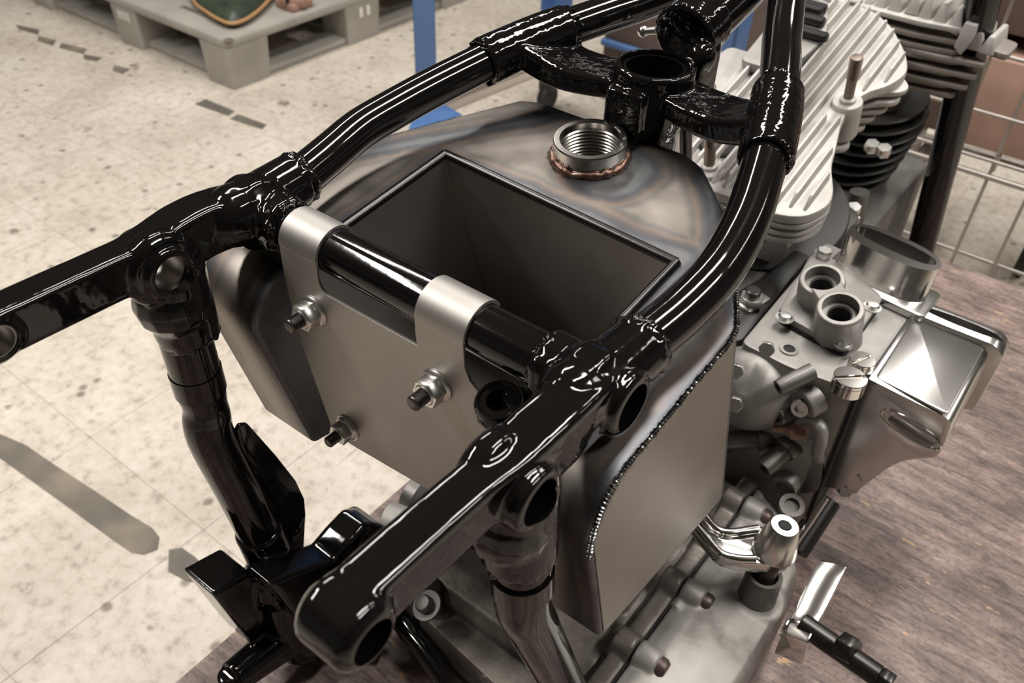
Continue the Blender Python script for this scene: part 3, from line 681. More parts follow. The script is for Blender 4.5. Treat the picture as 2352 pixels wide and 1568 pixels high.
# far cylinder: head with long horizontal fins and pointed upright fins
YF = .82
fh = obj('front_cylinder_head', box(B(), (-.085, .83, -.19), (.05, .92, -.075), .01), 'fin_brown', en)
tips = [((1975, 20), (2232, 82)), ((1985, 75), (2212, 108)), ((2010, 85), (2200, 130)), ((2070, 95), (2262, 160)), ((2075, 120), (2200, 152)), ((2080, 145), (2240, 186)), ((2090, 168), (2185, 178)), ((2100, 185), (2218, 210)), ((2105, 200), (2170, 205)), ((2110, 215), (2188, 228))]
for k, (l_, r_) in enumerate(tips):
    a_ = atY(*l_, YF); b_ = atY(*r_, YF); zc = b_.z - .002; xl, xr = -.09, b_.x
    P = rounded([V((xl, YF - .004, zc)), V((xr - .055, YF - .006, zc)), V((xr - .004, YF + .004, zc)), V((xr, YF + .012, zc)), V((xr - .05, YF + .045, zc)), V((xl, YF + .06, zc))], .004, 3)
    obj('fin', prism(B(), P, (0, 0, .0058), .0022), 'alu_white' if k == 0 else 'fin_brown', fh)
tb_ = atY(2305, 148, YF)
P = rounded([V((.10, YF + .02, tb_.z)), V((tb_.x, YF + .01, tb_.z)), V((tb_.x, YF + .06, tb_.z)), V((.08, YF + .08, tb_.z))], .008, 3)
obj('fin', prism(B(), P, (0, 0, .0075), .0025), 'fin_brown', fh)
for px, py, hh in ((1990, 15, .020), (2022, 8, .022), (2060, 0, .024), (2100, 8, .024), (2130, 18, .026), (2163, 30, .026), (2198, 42, .024), (2243, 95, .020), (2270, 104, .020)):
    q = atY(px, py, YF + .006); q = V((q.x, q.y, q.z - hh * .55)); bm = B()
    prism(bm, [q + V((-.0085, 0, 0)), q + V((.0085, 0, 0)), q + V((.003, .003, hh)), q + V((-.003, .003, hh))], (0, .07, -.004), .0016)
    obj('fin_tooth', bm, 'alu_white', fh)
obj('head_web', prism(B(), [atY(px, py, YF - .004) for px, py in ((2205, 128), (2190, 108), (2216, 52), (2243, 60), (2232, 92))], (0, .05, 0), .001), 'alu_white', fh)
fb = obj('front_cylinder_barrel', sweep(B(), [atY(2030, 250, .86) - V((.02, 0, 0)), atY(1950, 470, .86) - V((.02, 0, 0))], .030, seg=28, smooth=False), 'iron_fin', en)
for k, (px, py) in enumerate(((2128, 262), (2126, 288), (2116, 314), (2101, 336), (2086, 358), (2072, 380), (2057, 402), (2038, 426), (2010, 452))):
    c = atY(px, py, .86) - V((.062, 0, 0))
    obj('fin', lathe(B(), [(.028, 0), (.0600, 0), (.0615, .0018), (.0600, .0036), (.028, .0036)], c, (-.12, -.2, 1), 40, True), 'iron_fin', fb)
for (px, py) in ((2000, 345), (2028, 355), (1958, 490), (1955, 515), (1908, 512), (1915, 520)):
    q = atY(px, py, .78 if py < 400 else .70); obj('barrel_nut', hexprism(B(), q, (0, -.3, 1), .009, .012), 'zinc', fb)
obj('push_rod', sweep(B(), [atY(1975, 440, .74), atY(1950, 560, .74)], .012, smooth=False), 'alu_case', en)
# crankcase
bm = B()
prism(bm, rounded([V((x, y, -.45)) for x, y in ((-.10, .36), (.092, .36), (.092, .98), (-.10, .98))], .03), (0, 0, .17), .012)
prism(bm, rounded([V((x, y, -.29)) for x, y in ((-.09, .40), (.085, .40), (.085, .72), (-.09, .72))], .03), (0, -.03, .055), .008)
cc = obj('crankcase', bm, 'alu_case', en)
# black engine plate with its bolt between tank and magneto
q = [atY(px, py, .38) for px, py in ((1660, 760), (1690, 690), (1740, 660), (1800, 640), (1850, 600), (1700, 790), (1690, 800))]
pl = obj('engine_plate', prism(B(), rounded([atZ(px, py, -.225) for px, py in ((1655, 700), (1760, 640), (1848, 560), (1870, 580), (1700, 795), (1668, 790))], .008), (0, 0, .006), .001), 'satin_black', en)
bo = atZ(1722, 702, -.219)
obj('square_washer', prism(B(), rounded([atZ(px, py, -.219) for px, py in ((1686, 702), (1722, 722), (1770, 690), (1735, 668))], .003), (0, 0, .003), .0006), 'zinc', pl)
bl_ = obj('hex_bolt', hexprism(B(), bo + V((0, 0, .003)), (0, 0, 1), .0125, .009, .3), 'zinc', pl)
obj('bolt_end', cyl(B(), bo + V((0, 0, .010)), bo + V((0, 0, .020)), .0075, bev=.001), 'stud', bl_)
obj('push_rod', sweep(B(), [atY(1574, 420, .34), atY(1574, 290, .36)], .006, smooth=False), 'turned', en)
obj('oil_hose', sweep(B(), [atY(1428, 262, .42), atY(1410, 275, .42), atY(1400, 300, .42)], .007, n=5), 'rubber', en)
obj('rear_rod', sweep(B(), [atY(1545, 420, .40), atY(1560, 300, .42), atY(1620, 190, .46)], .012, n=5), 'alu_white', en)
obj('left_head_web', box(B(), (-.14, .52, -.18), (-.06, .72, -.10), .01), 'alu_white', hd)

# ================================================================== MAGNETO
ZM = -.20
mg = thing('magneto', 'grey cast magneto with twin cable sockets and polished end cover beside the engine', 'magneto', (.15, .42, TZ))
XS = .200
pts = rounded([V((.093, .325, ZM)), V((.140, .322, ZM)), V((XS, .330, ZM)), V((XS, .470, ZM)), V((.195, .520, ZM)), V((.088, .535, ZM))], .008)
obj('magneto_body', prism(B(), pts, (0, 0, -.175), .003), 'alu_grey', mg)
obj('base_block', box(B(), (.092, .36, TZ), (.196, .52, -.37), .004), 'alu_case', mg)
# socket plate
sp_ = rounded([atZ(px, py, ZM) for px, py in ((1782, 735), (1937, 822), (2024, 700), (1868, 582))], .010)
obj('gasket', prism(B(), [p + (p - atZ(1905, 705, ZM)) * .03 for p in sp_], (0, 0, .0025)), 'gap', mg)
pt = obj('socket_plate', prism(B(), [p + V((0, 0, .0025)) for p in sp_], (0, 0, .0075), .0022), 'alu_grey', mg)
for px, py in ((1802, 731), (1936, 790), (2003, 706)):
    q = atZ(px, py, ZM + .010)
    sc_ = obj('plate_screw', lathe(B(), [(0, 0), (.0062, 0), (.0064, .0028), (.0050, .0045), (0, .0050)], q, (0, 0, 1), 24), 'zinc', pt)
    obj('screw_washer', lathe(B(), [(.0062, 0), (.0085, 0), (.0085, .0012), (.0062, .0012)], q, (0, 0, 1), 24, True), 'zinc', sc_)
sa = V((-.06, -.30, 1)).normalized(); zt = ZM + .040
S1, S2 = atZ(1889, 640, zt), atZ(1931, 706, zt)
bm = B()
for S in (S1, S2):
    lathe(bm, [(0, -.050), (.0235, -.050), (.0215, -.030), (.0205, -.002), (.0195, 0), (0, 0)], S, sa, 44)
dd = (S2 - S1).normalized(); nn = sa.cross(dd).normalized()
prism(bm, [S1 + nn * .0130, S2 + nn * .0130, S2 - nn * .0130, S1 - nn * .0130], sa * -.046)
cuts = []
for S in (S1, S2):
    cuts += [('DIFFERENCE', cyl(B(), S + sa * .004, S - sa * .011, .0158, seg=40)), ('DIFFERENCE', cyl(B(), S, S - sa * .036, .0110, seg=40))]
sk = link('cable_socket', baked(bm, [('remesh', .0009), ('smooth', 4)] + cuts), M['alu_grey'], pt)
for S in (S1, S2):
    obj('socket_insert', lathe(B(), [(.0112, -.0112), (.0156, -.0112), (.0156, -.0102), (.0112, -.0102)], S, sa, 40, True), 'alu_case', sk)
    obj('socket_shade_liner', lathe(B(), [(.0086, -.0360), (.0109, -.0360), (.0109, -.0114), (.0098, -.0114)], S, sa, 32, True), 'rubber', sk)  # dark rubber lining added so the lit bore reads as deep shade
    obj('contact_pin', cyl(B(), S - sa * .036, S - sa * .026, .0050, bev=.001), 'zinc', sk)
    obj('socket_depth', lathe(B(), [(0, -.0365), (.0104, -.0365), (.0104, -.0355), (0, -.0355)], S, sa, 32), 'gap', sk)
# polished end cover
yc = .350
cp = [atY(px, py, yc) for px, py in ((1994, 868), (2090, 917), (2180, 962), (2186, 975), (2165, 1030), (2150, 1052), (2118, 1052), (2070, 1058), (2030, 1080), (1996, 1108), (1962, 1130), (1908, 1128))]
cp[0].x = XS; cp[-1].x = XS
slot_c = atY(2092, 986, yc); sx = V((.0215, 0, -.004))
cut = B(); sweep(cut, [slot_c - sx * .9 + V((0, -.002, 0)), slot_c + sx + V((0, -.004, 0))], .0085, seg=20, smooth=False)
me = baked(prism(B(), rounded(cp, [.002, .004, .006, .004, .006, .008, .01, .012, .012, .01, .01, .004], 3), (0, .120, 0)), [('DIFFERENCE', cut), ('bevel', .0016, 2)], 30)
cv = link('end_cover', me, M['satin_alu'], mg)
obj('slot_rim', sweep(B(), [slot_c + (sx * 1.25 * math.cos(t) + V((.0012, 0, .0095)) * math.sin(t)) + V((0, -.0002, 0)) for t in [k / 24 * 2 * math.pi for k in range(25)]], .0010, seg=8, n=2), 'chrome', cv)
# top face, polished
tp = [atZ(px, py, ZM + .0015) for px, py in ((2010, 866), (2176, 951), (2262, 800), (2100, 728))]
obj('cover_top', prism(B(), rounded([p - V((0, 0, .002)) for p in tp], .004), (0, 0, .003), .0012), 'satin_alu', cv)
lip = B(); prism(lip, rounded([V((.196, .462, -.30)), V((.284, .462, -.27)), V((.286, .462, -.202)), V((.276, .462, -.193)), V((.196, .462, -.193))], .006), (0, .026, 0), .0015)
cut = B(); lathe(cut, [(0, 0), (1, 0), (1, .05), (0, .05)], (0, 0, 0), (0, 0, 1), 36)
bmesh.ops.scale(cut, vec=(.037, .0062, 1), verts=cut.verts[:]); bmesh.ops.translate(cut, vec=(.242, .476, -.225), verts=cut.verts[:])
link('cover_mouth', baked(lip, [('DIFFERENCE', cut)], 30), M['satin_alu'], cv)
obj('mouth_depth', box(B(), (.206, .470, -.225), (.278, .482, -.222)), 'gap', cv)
# dark joint between body and cover
obj('joint_line', box(B(), (XS - .0008, .3285, -.374), (XS + .0012, .47, ZM + .0004)), 'gap', mg)
# polished clamp ring standing behind the sockets
rc = atZ(2022, 640, ZM + .008); pr = []
bm = B(); n_ = 40; ro = []; ri = []
for k in range(n_):
    t = 2 * math.pi * k / n_; cx_ = (abs(math.cos(t)) ** .75) * (1 if math.cos(t) > 0 else -1); sy_ = (abs(math.sin(t)) ** .9) * (1 if math.sin(t) > 0 else -1)
    ro.append(rc + V((.046 * cx_, .022 * sy_ - .006 * cx_, 0))); ri.append(rc + V((.041 * cx_, .0115 * sy_ - .006 * cx_ + .003, 0)))
R4 = [[bm.verts.new(p) for p in ro], [bm.verts.new(p + V((0, .008, .034))) for p in ro], [bm.verts.new(p + V((0, .008, .034))) for p in ri], [bm.verts.new(p) for p in ri]]
for A, C in zip(R4, R4[1:] + R4[:1]):
    for k in range(n_): bm.faces.new((A[k], A[(k + 1) % n_], C[(k + 1) % n_], C[k]))
rg = obj('clamp_ring', bm, 'polished', mg, 50)
obj('ring_flange', prism(B(), rounded([rc + V((x, y, -.008)) for x, y in ((-.052, -.024), (.054, -.036), (.056, .014), (-.05, .026))], .008), (0, 0, .009), .0018), 'satin_alu', mg)
for px, py in ((2072, 672), (1890, 590)):
    q = atZ(px, py, ZM + .010); obj('ring_bolt', hexprism(B(), q, (0, 0, 1), .0075, .009, .4), 'zinc', mg)
def slotted(o, r, h, parent, ax=(0, 0, 1), rot=.5):
    u, v, a = basis(V(ax)); o = V(o); bm = lathe(B(), [(0, 0), (r, 0), (r, h * .72), (0, h * .72)], o, ax, 36)
    for sgn in (-1, 1):
        P = []
        for k in range(17):
            t = math.acos(.09) ; ang = -t + 2 * t * k / 16
            P.append(o + a * h * .72 + ((u * math.cos(rot) + v * math.sin(rot)) * math.cos(ang) * sgn + (v * math.cos(rot) - u * math.sin(rot)) * math.sin(ang)) * r)
        prism(bm, P, a * h * .28, r * .04, 1)
    return obj('slotted_cap', bm, 'chrome', parent, 40)
slotted(atZ(1974, 846, ZM), .0112, .011, mg, rot=1.15); slotted(atZ(1944, 893, ZM + .002), .0140, .014, mg, rot=.75)
# rounded contact-breaker dome with its bolts
dc = V((.112, .325, -.245))
dm = obj('breaker_dome', ball(B(), dc, .041, (1, .85, 1), 36), 'alu_grey', mg)
for px, py in ((1692, 850), (1690, 925), (1762, 800)):
    q = atY(px, py, .285 if px < 1700 else .318); obj('dome_bolt', hexprism(B(), q, (.2, -.8, .5), .0072, .012), 'zinc', dm)
obj('oil_hole', lathe(B(), [(.0055, 0), (.0085, 0), (.0085, .0015), (.0055, .0015)], atZ(1812, 803, ZM), (0, 0, 1), 24, True), 'alu_grey', mg)
obj('oil_hole_bore', cyl(B(), atZ(1812, 803, ZM) - V((0, 0, .004)), atZ(1812, 803, ZM) + V((0, 0, .0004)), .0055), 'gap', mg)
# pipe unions and fittings on the rear face
def fitting(px, py, y, dx, dy, dz, r, L, m_='alu_case', hexr=0):
    o = atY(px, py, y); d = V((dx, dy, dz)).normalized()
    bm = lathe(B(), [(0, 0), (r, 0), (r, L * .86), (r * .9, L), (r * .55, L), (r * .5, L * .8), (0, L * .8)], o, d, 24)
    f_ = obj('pipe_union', bm, m_, mg)
    if hexr: obj('union_nut', hexprism(B(), o + d * L * .1, d, hexr, L * .3), m_, f_)
    return f_
fitting(1866, 852, .325, -.5, -.8, -.30, .0075, .034, 'alu_case')
fitting(1878, 915, .325, -.4, -.8, -.2, .0130, .014, 'alu_grey')
fitting(1850, 925, .325, .0, -.8, .2, .0085, .016, 'zinc')
fitting(1815, 945, .325, -.3, -.8, .1, .0085, .018, 'alu_case')
fitting(1790, 1000, .335, -.8, -.6, -.2, .0095, .052, 'alu_case', .0135)
fitting(1828, 1010, .335, -.25, -.9, -.3, .0095, .044, 'alu_case', .0135)
fitting(1775, 1050, .345, -.9, -.3, .05, .0090, .050, 'alu_case')
fitting(1760, 1095, .345, -.3, -.7, -.4, .0120, .030, 'alu_case')
fitting(1818, 1090, .335, .0, -.9, -.1, .0130, .018, 'alu_grey', .0140)
fitting(1860, 985, .33, .0, -.8, .3, .0150, .010, 'alu_grey')
fitting(1808, 1180, .31, .1, -.3, .9, .0130, .024, 'alu_case', .0150)
for px, py in ((1788, 973), (1830, 990)):
    o = atY(px, py, .322); hexprism_ = hexprism(B(), o, (0, -.25, .95), .0115, .008); obj('brass_tag', hexprism_, 'carton', mg)
obj('oil_pipe', sweep(B(), [atY(1872, 968, .318), atY(1886, 985, .314), atY(1886, 1010, .314), atY(1878, 1040, .320), atY(1882, 1052, .328)], .0058, n=6), 'alu_grey', mg)
obj('manifold_block', prism(B(), rounded([atY(px, py, .328) for px, py in ((1800, 880), (1905, 930), (1885, 1130), (1770, 1150), (1720, 1060), (1740, 960))], .008), (0, .03, 0), .003), 'alu_case', mg)
for px, py in ((1978, 1083), (1950, 1110), (1935, 1118)):
    q = atY(px, py, .36); obj('drain_nut', hexprism(B(), q, (.5, -.6, .4), .0075, .010), 'zinc', mg)
obj('edge_pipe', sweep(B(), [atZ(1893, 1140, -.37), atZ(1850, 1205, -.39), atZ(1815, 1255, -.41)], .0055, n=5), 'chrome', mg)
obj('edge_pipe_mount', sweep(B(), [atZ(1905, 1150, -.40), atZ(1830, 1265, -.43)], .012, smooth=False), 'satin_black', mg)

# ================================================================== GEARBOX
ZG = -.34
gb = thing('gearbox', 'stained aluminium gearbox casing with polished clutch arm under the oil tank', 'gearbox', (.1, .17, TZ))
def crowned(bm, out, z0, levels):
    c = sum((V(p) for p in out), V()) / len(out); rings = []
    for k_, zz in [(1.0, z0)] + levels: rings.append([bm.verts.new(V((c.x + (p.x - c.x) * k_, c.y + (p.y - c.y) * k_, zz))) for p in out])
    for A, C in zip(rings[:-1], rings[1:]):
        for k in range(len(A)): bm.faces.new((A[k], A[(k + 1) % len(A)], C[(k + 1) % len(A)], C[k]))
    bm.faces.new(rings[0][::-1]); bm.faces.new(rings[-1]); return bm
bosses = []
for px, py in ((1572, 1345), (1492, 1508), (1716, 1158), (1640, 1232)):
    q = atZ(px, py, ZG + .004); q.x = .150; q.z = ZG - .001; bosses.append(q)
bm = B()
crowned(bm, rounded([V((x, y, TZ)) for x, y in ((-.11, .035), (.1485, .035), (.1485, .32), (-.11, .32))], [.03, .004, .004, .03], 4), TZ, [(1.0, -.385), (.985, -.368), (.94, -.358), (.8, -.353), (.5, -.350)])
prism(bm, [V((x, y, -.385)) for x, y in ((.132, .03), (.1485, .03), (.1485, .318), (.132, .318))], (0, 0, .044), .003)
for q in bosses: cyl(bm, V((.130, q.y, q.z)), V((.1485, q.y, q.z)), .0125, bev=.001); box(bm, (.130, q.y - .0125, ZG - .03), (.1485, q.y + .0125, q.z))
for (a_, b_) in (((1420, 1400), (1462, 1345)), ((1390, 1500), (1430, 1440))):
    sweep(bm, [atZ(*a_, ZG - .012), atZ(*b_, ZG - .012)], .006, seg=12, smooth=False)
link('main_casing', baked(bm, [('remesh', .0019), ('smooth', 4)]), M['alu_dirty'], gb)
co = rounded([V((x, y, TZ)) for x, y in ((.1497, .02), (.228, .06), (.229, .19), (.226, .235), (.212, .262), (.185, .300), (.1497, .312))], [.002, .015, .03, .025, .02, .02, .002], 5)
bm = crowned(B(), co, TZ, [(1.0, -.362), (.985, -.352), (.95, -.345), (.86, -.3405), (.6, -.338), (.3, -.337)])
prism(bm, [V((x, y, -.385)) for x, y in ((.1497, .03), (.160, .034), (.160, .305), (.1497, .310))], (0, 0, .044), .003)
for q in bosses: cyl(bm, V((.1497, q.y, q.z)), V((.170, q.y, q.z)), .0125, .0115, bev=.002); box(bm, (.1497, q.y - .0115, ZG - .03), (.168, q.y + .0115, q.z - .002))
pb = atZ(1737, 1372, ZG)
lathe(bm, [(0, -.02), (.0265, -.02), (.0260, .001), (.0220, .0035), (0, .004)], pb, (0, 0, 1), 40)
for (a_, b_) in (((1548, 1400), (1590, 1345)), ((1660, 1262), (1700, 1200))):
    sweep(bm, [atZ(*a_, ZG - .004), atZ(*b_, ZG - .004)], .0060, seg=12, smooth=False)
cvr = link('outer_cover', baked(bm, [('remesh', .0017), ('smooth', 5)]), M['alu_box'], gb)
obj('casing_joint', prism(B(), [V((.1484, .040, -.40)), V((.1498, .040, -.40)), V((.1498, .30, -.40)), V((.1484, .30, -.40))], (0, 0, .0585)), 'gap', gb)
for q in bosses:
    obj('cheese_screw', lathe(B(), [(0, -.004), (.0092, -.004), (.0092, .004), (.0070, .007), (0, .0078)], V((.1705, q.y, q.z)), (1, 0, 0), 24), 'bolt_brown', cvr)
# guide post for the cable, with stud
post = obj('guide_post', lathe(B(), [(.0112, .028), (.0112, .034), (.0142, .034), (.0150, .0325), (.0160, .004), (.0190, 0), (.0112, 0)], pb, (0, 0, 1), 40, True), 'alu_case', gb)
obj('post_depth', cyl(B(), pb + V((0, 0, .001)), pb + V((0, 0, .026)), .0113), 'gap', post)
obj('post_stud', cyl(B(), pb + V((0, 0, .02)), pb + V((.001, .004, .056)), .0085, bev=.001), 'bolt_brown', post)
# polished clutch arm
zl = -.286
ao = [(1612, 1175), (1640, 1206), (1672, 1219), (1722, 1213), (1745, 1205), (1800, 1235), (1820, 1262), (1815, 1290), (1780, 1300), (1730, 1292), (1690, 1288), (1652, 1276), (1620, 1240), (1585, 1195)]
bm = prism(B(), rounded([atZ(px, py, zl) for px, py in ao], .005, 3), (0, 0, -.013), .0022)
arm = obj('clutch_arm', bm, 'polished', gb)
for P in (((1612, 1178), (1640, 1210), (1672, 1223), (1722, 1217), (1742, 1214)), ((1590, 1198), (1622, 1236), (1655, 1270), (1694, 1282), (1735, 1284))):
    obj('arm_rim', sweep(B(), [atZ(px, py, zl + .002) for px, py in P], .0038, seg=14, n=5), 'polished', arm)
kb = atZ(1778, 1263, zl)
kn = obj('arm_knob', lathe(B(), [(0, 0), (.0178, 0), (.0182, .003), (.0118, .031), (.0108, .032), (.0055, .032), (.0050, .028), (0, .028)], kb, (.03, .04, 1), 44), 'satin_alu', arm)
u_, v_, a_ = basis(V((.03, .04, 1)))
obj('hex_socket', hexprism(B(), kb + a_ * .0285, a_, .0052, .0037, .2), 'gap', kn)
# kick-start crank and spindle
def prof_yz(pts, x0, x1, m_, name, parent, bev=.0015):
    return obj(name, prism(B(), [(x0, y, z) for y, z in pts], (x1 - x0, 0, 0), bev), m_, parent)
LE = [(1884, 1284, .240), (1868, 1310, .228), (1848, 1348, .212), (1828, 1392, .194), (1812, 1432, .178)]
RE = [(1946, 1300, .240), (1932, 1330, .228), (1915, 1366, .212), (1893, 1408, .194), (1872, 1446, .178)]
cb = B(); ra = []
for (l_, r_) in zip(LE, RE):
    p, q = atY(*l_), atY(*r_); zz = (p.z + q.z) / 2; q = atZ(r_[0], r_[1], p.z); nd = V((0, .55, -.83)) * .016
    ra.append([cb.verts.new(x) for x in (p, q, q + nd, p + nd)])
for A, C in zip(ra[:-1], ra[1:]):
    for k in range(4): cb.faces.new((A[k], A[(k + 1) % 4], C[(k + 1) % 4], C[k]))
cb.faces.new(ra[0][::-1]); cb.faces.new(ra[-1]); bevel_all(cb, .0014, 2)
obj('kick_crank', cb, 'polished', gb)
c0, c1_ = atY(1800, 1438, .172), atY(1866, 1464, .172); c1_.z = c0.z
obj('crank_clamp', cyl(B(), c0, c1_, .0085, bev=.0012), 'chrome', gb)
obj('crank_lower', prism(B(), rounded([atY(px, py, .160) for px, py in ((1797, 1452), (1856, 1476), (1842, 1526), (1778, 1500))], .002), (0, .014, .004), .0012), 'polished', gb)
s0 = atY(1850, 1436, .176); s1_ = V((s0.x + .062, s0.y - .006, s0.z))
obj('spindle', cyl(B(), s0 - V((.004, 0, 0)), s1_, .0090, bev=.001), 'oiled', gb)
obj('pinch_bolt', hexprism(B(), V((s0.x + .028, s0.y - .003, s0.z + .006)), (.9, -.2, .3), .0115, .013), 'oiled', gb)
obj('spindle_nut', hexprism(B(), s1_, (1, -.1, 0), .0095, .010), 'oiled', gb)
# left end of the gearbox: shaft lump and lug seen below the bracket
obj('mainshaft_boss', sweep(B(), [atZ(890, 1192, -.34), atZ(1010, 1240, -.34)], .017, smooth=False), 'alu_white', gb)
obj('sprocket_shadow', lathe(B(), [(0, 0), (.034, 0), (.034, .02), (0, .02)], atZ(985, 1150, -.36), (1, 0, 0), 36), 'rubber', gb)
obj('shaft_spline', lathe(B(), [(0, 0), (.020, 0), (.020, .012), (0, .012)], atZ(948, 1132, -.36), (1, 0, 0), 24), 'alu_case', gb)
obj('bracket_lug', prism(B(), rounded([atZ(px, py, -.385) for px, py in ((1100, 1500), (1150, 1478), (1192, 1532), (1160, 1568), (1110, 1568))], .004), (0, 0, .008), .001), 'alu_case', gb)
obj('lug_hole', cyl(B(), atZ(1158, 1523, -.377) - V((0, 0, .004)), atZ(1158, 1523, -.377) + V((0, 0, .0004)), .0085), 'gap', gb)
obj('casing_web', prism(B(), rounded([V((x, y, TZ + .02)) for x, y in ((-.06, .02), (.135, .0), (.135, .05), (-.06, .05))], .01), (0, 0, .055), .006), 'alu_dirty', gb)
obj('pivot_bolt', lathe(B(), [(0, 0), (.013, 0), (.013, .003), (.0075, .003), (.0075, .009), (.006, .011), (0, .012)], atZ(983, 1392, -.345), (-.2, -.5, 1), 28), 'alu_case', gb)
# ================================================================== BACKGROUND: pallet
pa = thing('plastic_pallet', 'grey plastic pallet on the floor with white printing on its feet', 'pallet', (-2.6, 1.9, FZ))
px0, px1, py0, py1 = -3.20, -1.995, 1.268, 2.45; ztp = FZ + .165
deck = B(); dk = prism(deck, rounded([V((x, y, ztp - .030)) for x, y in ((px0, py0), (px1, py0), (px1, py1), (px0, py1))], .03), (0, 0, .030), .008)
slots = []
for i in range(3):
    for j in range(3):
        xx = px1 - .16 - i * .38; yy = py0 + .085 + j * .36
        slots.append(('DIFFERENCE', box(B(), (xx - .19, yy, ztp - .05), (xx, yy + .022, ztp + .02))))
link('deck', baked(deck, slots, 30), M['pallet'], pa)
blk = None
for i, x in enumerate((px1 - .075, (px0 + px1) / 2 + .04, px0 + .075)):
    for j, y in enumerate((py0 + .085, (py0 + py1) / 2, py1 - .085)):
        lo_ = rounded([V((x + a_ * .066, y + b_ * .078, FZ)) for a_, b_ in ((-1, -1), (1, -1), (1, 1), (-1, 1))], .014)
        hi_ = rounded([V((x + a_ * .072, y + b_ * .084, ztp - .029)) for a_, b_ in ((-1, -1), (1, -1), (1, 1), (-1, 1))], .014)
        t = B(); A = [t.verts.new(p) for p in lo_]; C = [t.verts.new(p) for p in hi_]; t.faces.new(A[::-1]); t.faces.new(C)
        for k in range(len(A)): t.faces.new((A[k], A[(k + 1) % len(A)], C[(k + 1) % len(A)], C[k]))
        f = obj('foot', t, 'pallet', pa)
        if j == 0 and i == 1:
            for k in range(4):
                obj('printed_mark', box(B(), (x - .030 + k * .018, y - .0835, FZ + .090), (x - .020 + k * .018, y - .0800, FZ + .122), .001), 'white_print', f)
        if i == 0 and j == 1:
            for k in range(2):
                obj('printed_mark', box(B(), (x + .068, y - .02 + k * .035, FZ + .085), (x + .0725, y - .005 + k * .035, FZ + .120), .001), 'white_print', f)
for y in (py0 + .085, (py0 + py1) / 2, py1 - .085):
    obj('runner', box(B(), (px0 + .02, y - .05, FZ + .001), (px1 - .02, y + .05, FZ + .024), .004), 'pallet', pa)
for x in (px1 - .075, px0 + .075):
    obj('runner', box(B(), (x - .05, py0 + .02, FZ + .001), (x + .05, py1 - .02, FZ + .024), .004), 'pallet', pa)
q = atZ(525, 92, ztp)
obj('deck_plug', lathe(B(), [(0, 0), (.016, 0), (.016, .0012), (0, .0012)], (q.x, q.y, ztp - .0002), (0, 0, 1), 24), 'tape', pa)
# green cushion with tan piping lying on the pallet
gc = thing('seat_cushion', 'dark green leather seat pad with tan piped edge lying on the pallet', 'seat pad', (-2.3, 1.55, ztp))
go = [atZ(px, py, ztp + .02) for px, py in ((430, -40), (447, 5), (475, 28), (505, 46), (532, 54), (562, 46), (592, 26), (618, 0), (660, -50), (600, -110), (480, -100))]
gs = smooth_path(go + [go[0]], 5)[:-1]
cg = sum(gs, V()) / len(gs)
bm = B(); rings = []
for h_, k_ in ((-.018, .93), (-.010, .985), (.0, 1.0), (.012, .97), (.028, .86), (.038, .6), (.042, .3)):
    rings.append([bm.verts.new(cg + V(((p.x - cg.x) * k_, (p.y - cg.y) * k_, h_))) for p in gs])
for A, C in zip(rings[:-1], rings[1:]):
    for k in range(len(A)): bm.faces.new((A[k], A[(k + 1) % len(A)], C[(k + 1) % len(A)], C[k]))
bm.faces.new(rings[0][::-1]); bm.faces.new(rings[-1])
obj('pad', bm, 'green', gc, 80)
obj('piping', sweep(B(), gs + [gs[0]], .0062, seg=10, smooth=False), 'tan', gc)
# terracotta-coloured part beside it
tq = atZ(660, 26, ztp)
tt = thing('machine_part', 'small terracotta brown part with a dark hole beside the green pad', 'machine part', tq)
bm = B(); cyl(bm, tq + V((-.03, .01, .034)), tq + V((.03, .06, .034)), .032, bev=.006)
box(bm, tuple(tq + V((-.06, .0, .001))), tuple(tq + V((.03, .09, .026))), .006)
obj('part_body', bm, 'terra', tt)
obj('part_hole', cyl(B(), tq + V((-.0, -.004, .038)), tq + V((.004, .02, .038)), .012), 'gap', tt)
# second pallet load, darker, at the far left
# ================================================================== blue trolley
tr = thing('blue_trolley', 'blue steel trolley with angle legs on black castors behind the frame', 'trolley', (-.8, 1.75, FZ))
zr = FZ + .135; c1 = V((-1.252, 1.325, zr)); c2 = V((-1.195, 1.86, zr)); ex = V((1, -.08, 0)).normalized(); ey = (c2 - c1).normalized()
W = .90; cs = [c1, c2, c2 + ex * W, c1 + ex * W]
for k, c in enumerate(cs):
    s1 = 1 if k in (0, 1) else -1; s2 = 1 if k in (0, 3) else -1; bm = B()
    prism(bm, [c, c + ex * .078 * s1, c + ex * .078 * s1 + ey * .005 * s2, c + ey * .005 * s2], (0, 0, 1.15), .0008, 1)
    prism(bm, [c, c + ey * .050 * s2, c + ey * .050 * s2 + ex * .005 * s1, c + ex * .005 * s1], (0, 0, 1.15), .0008, 1)
    obj('leg', bm, 'blue', tr)
    cc_ = c + ex * .03 * s1 + ey * .03 * s2
    wh = obj('castor', cyl(B(), (cc_.x - .014, cc_.y, FZ + .046), (cc_.x + .014, cc_.y, FZ + .046), .045, bev=.008, seg=30), 'rubber', tr)
    obj('castor_fork', box(B(), (cc_.x - .022, cc_.y - .022, FZ + .07), (cc_.x + .022, cc_.y + .022, zr), .004), 'satin_black', wh)
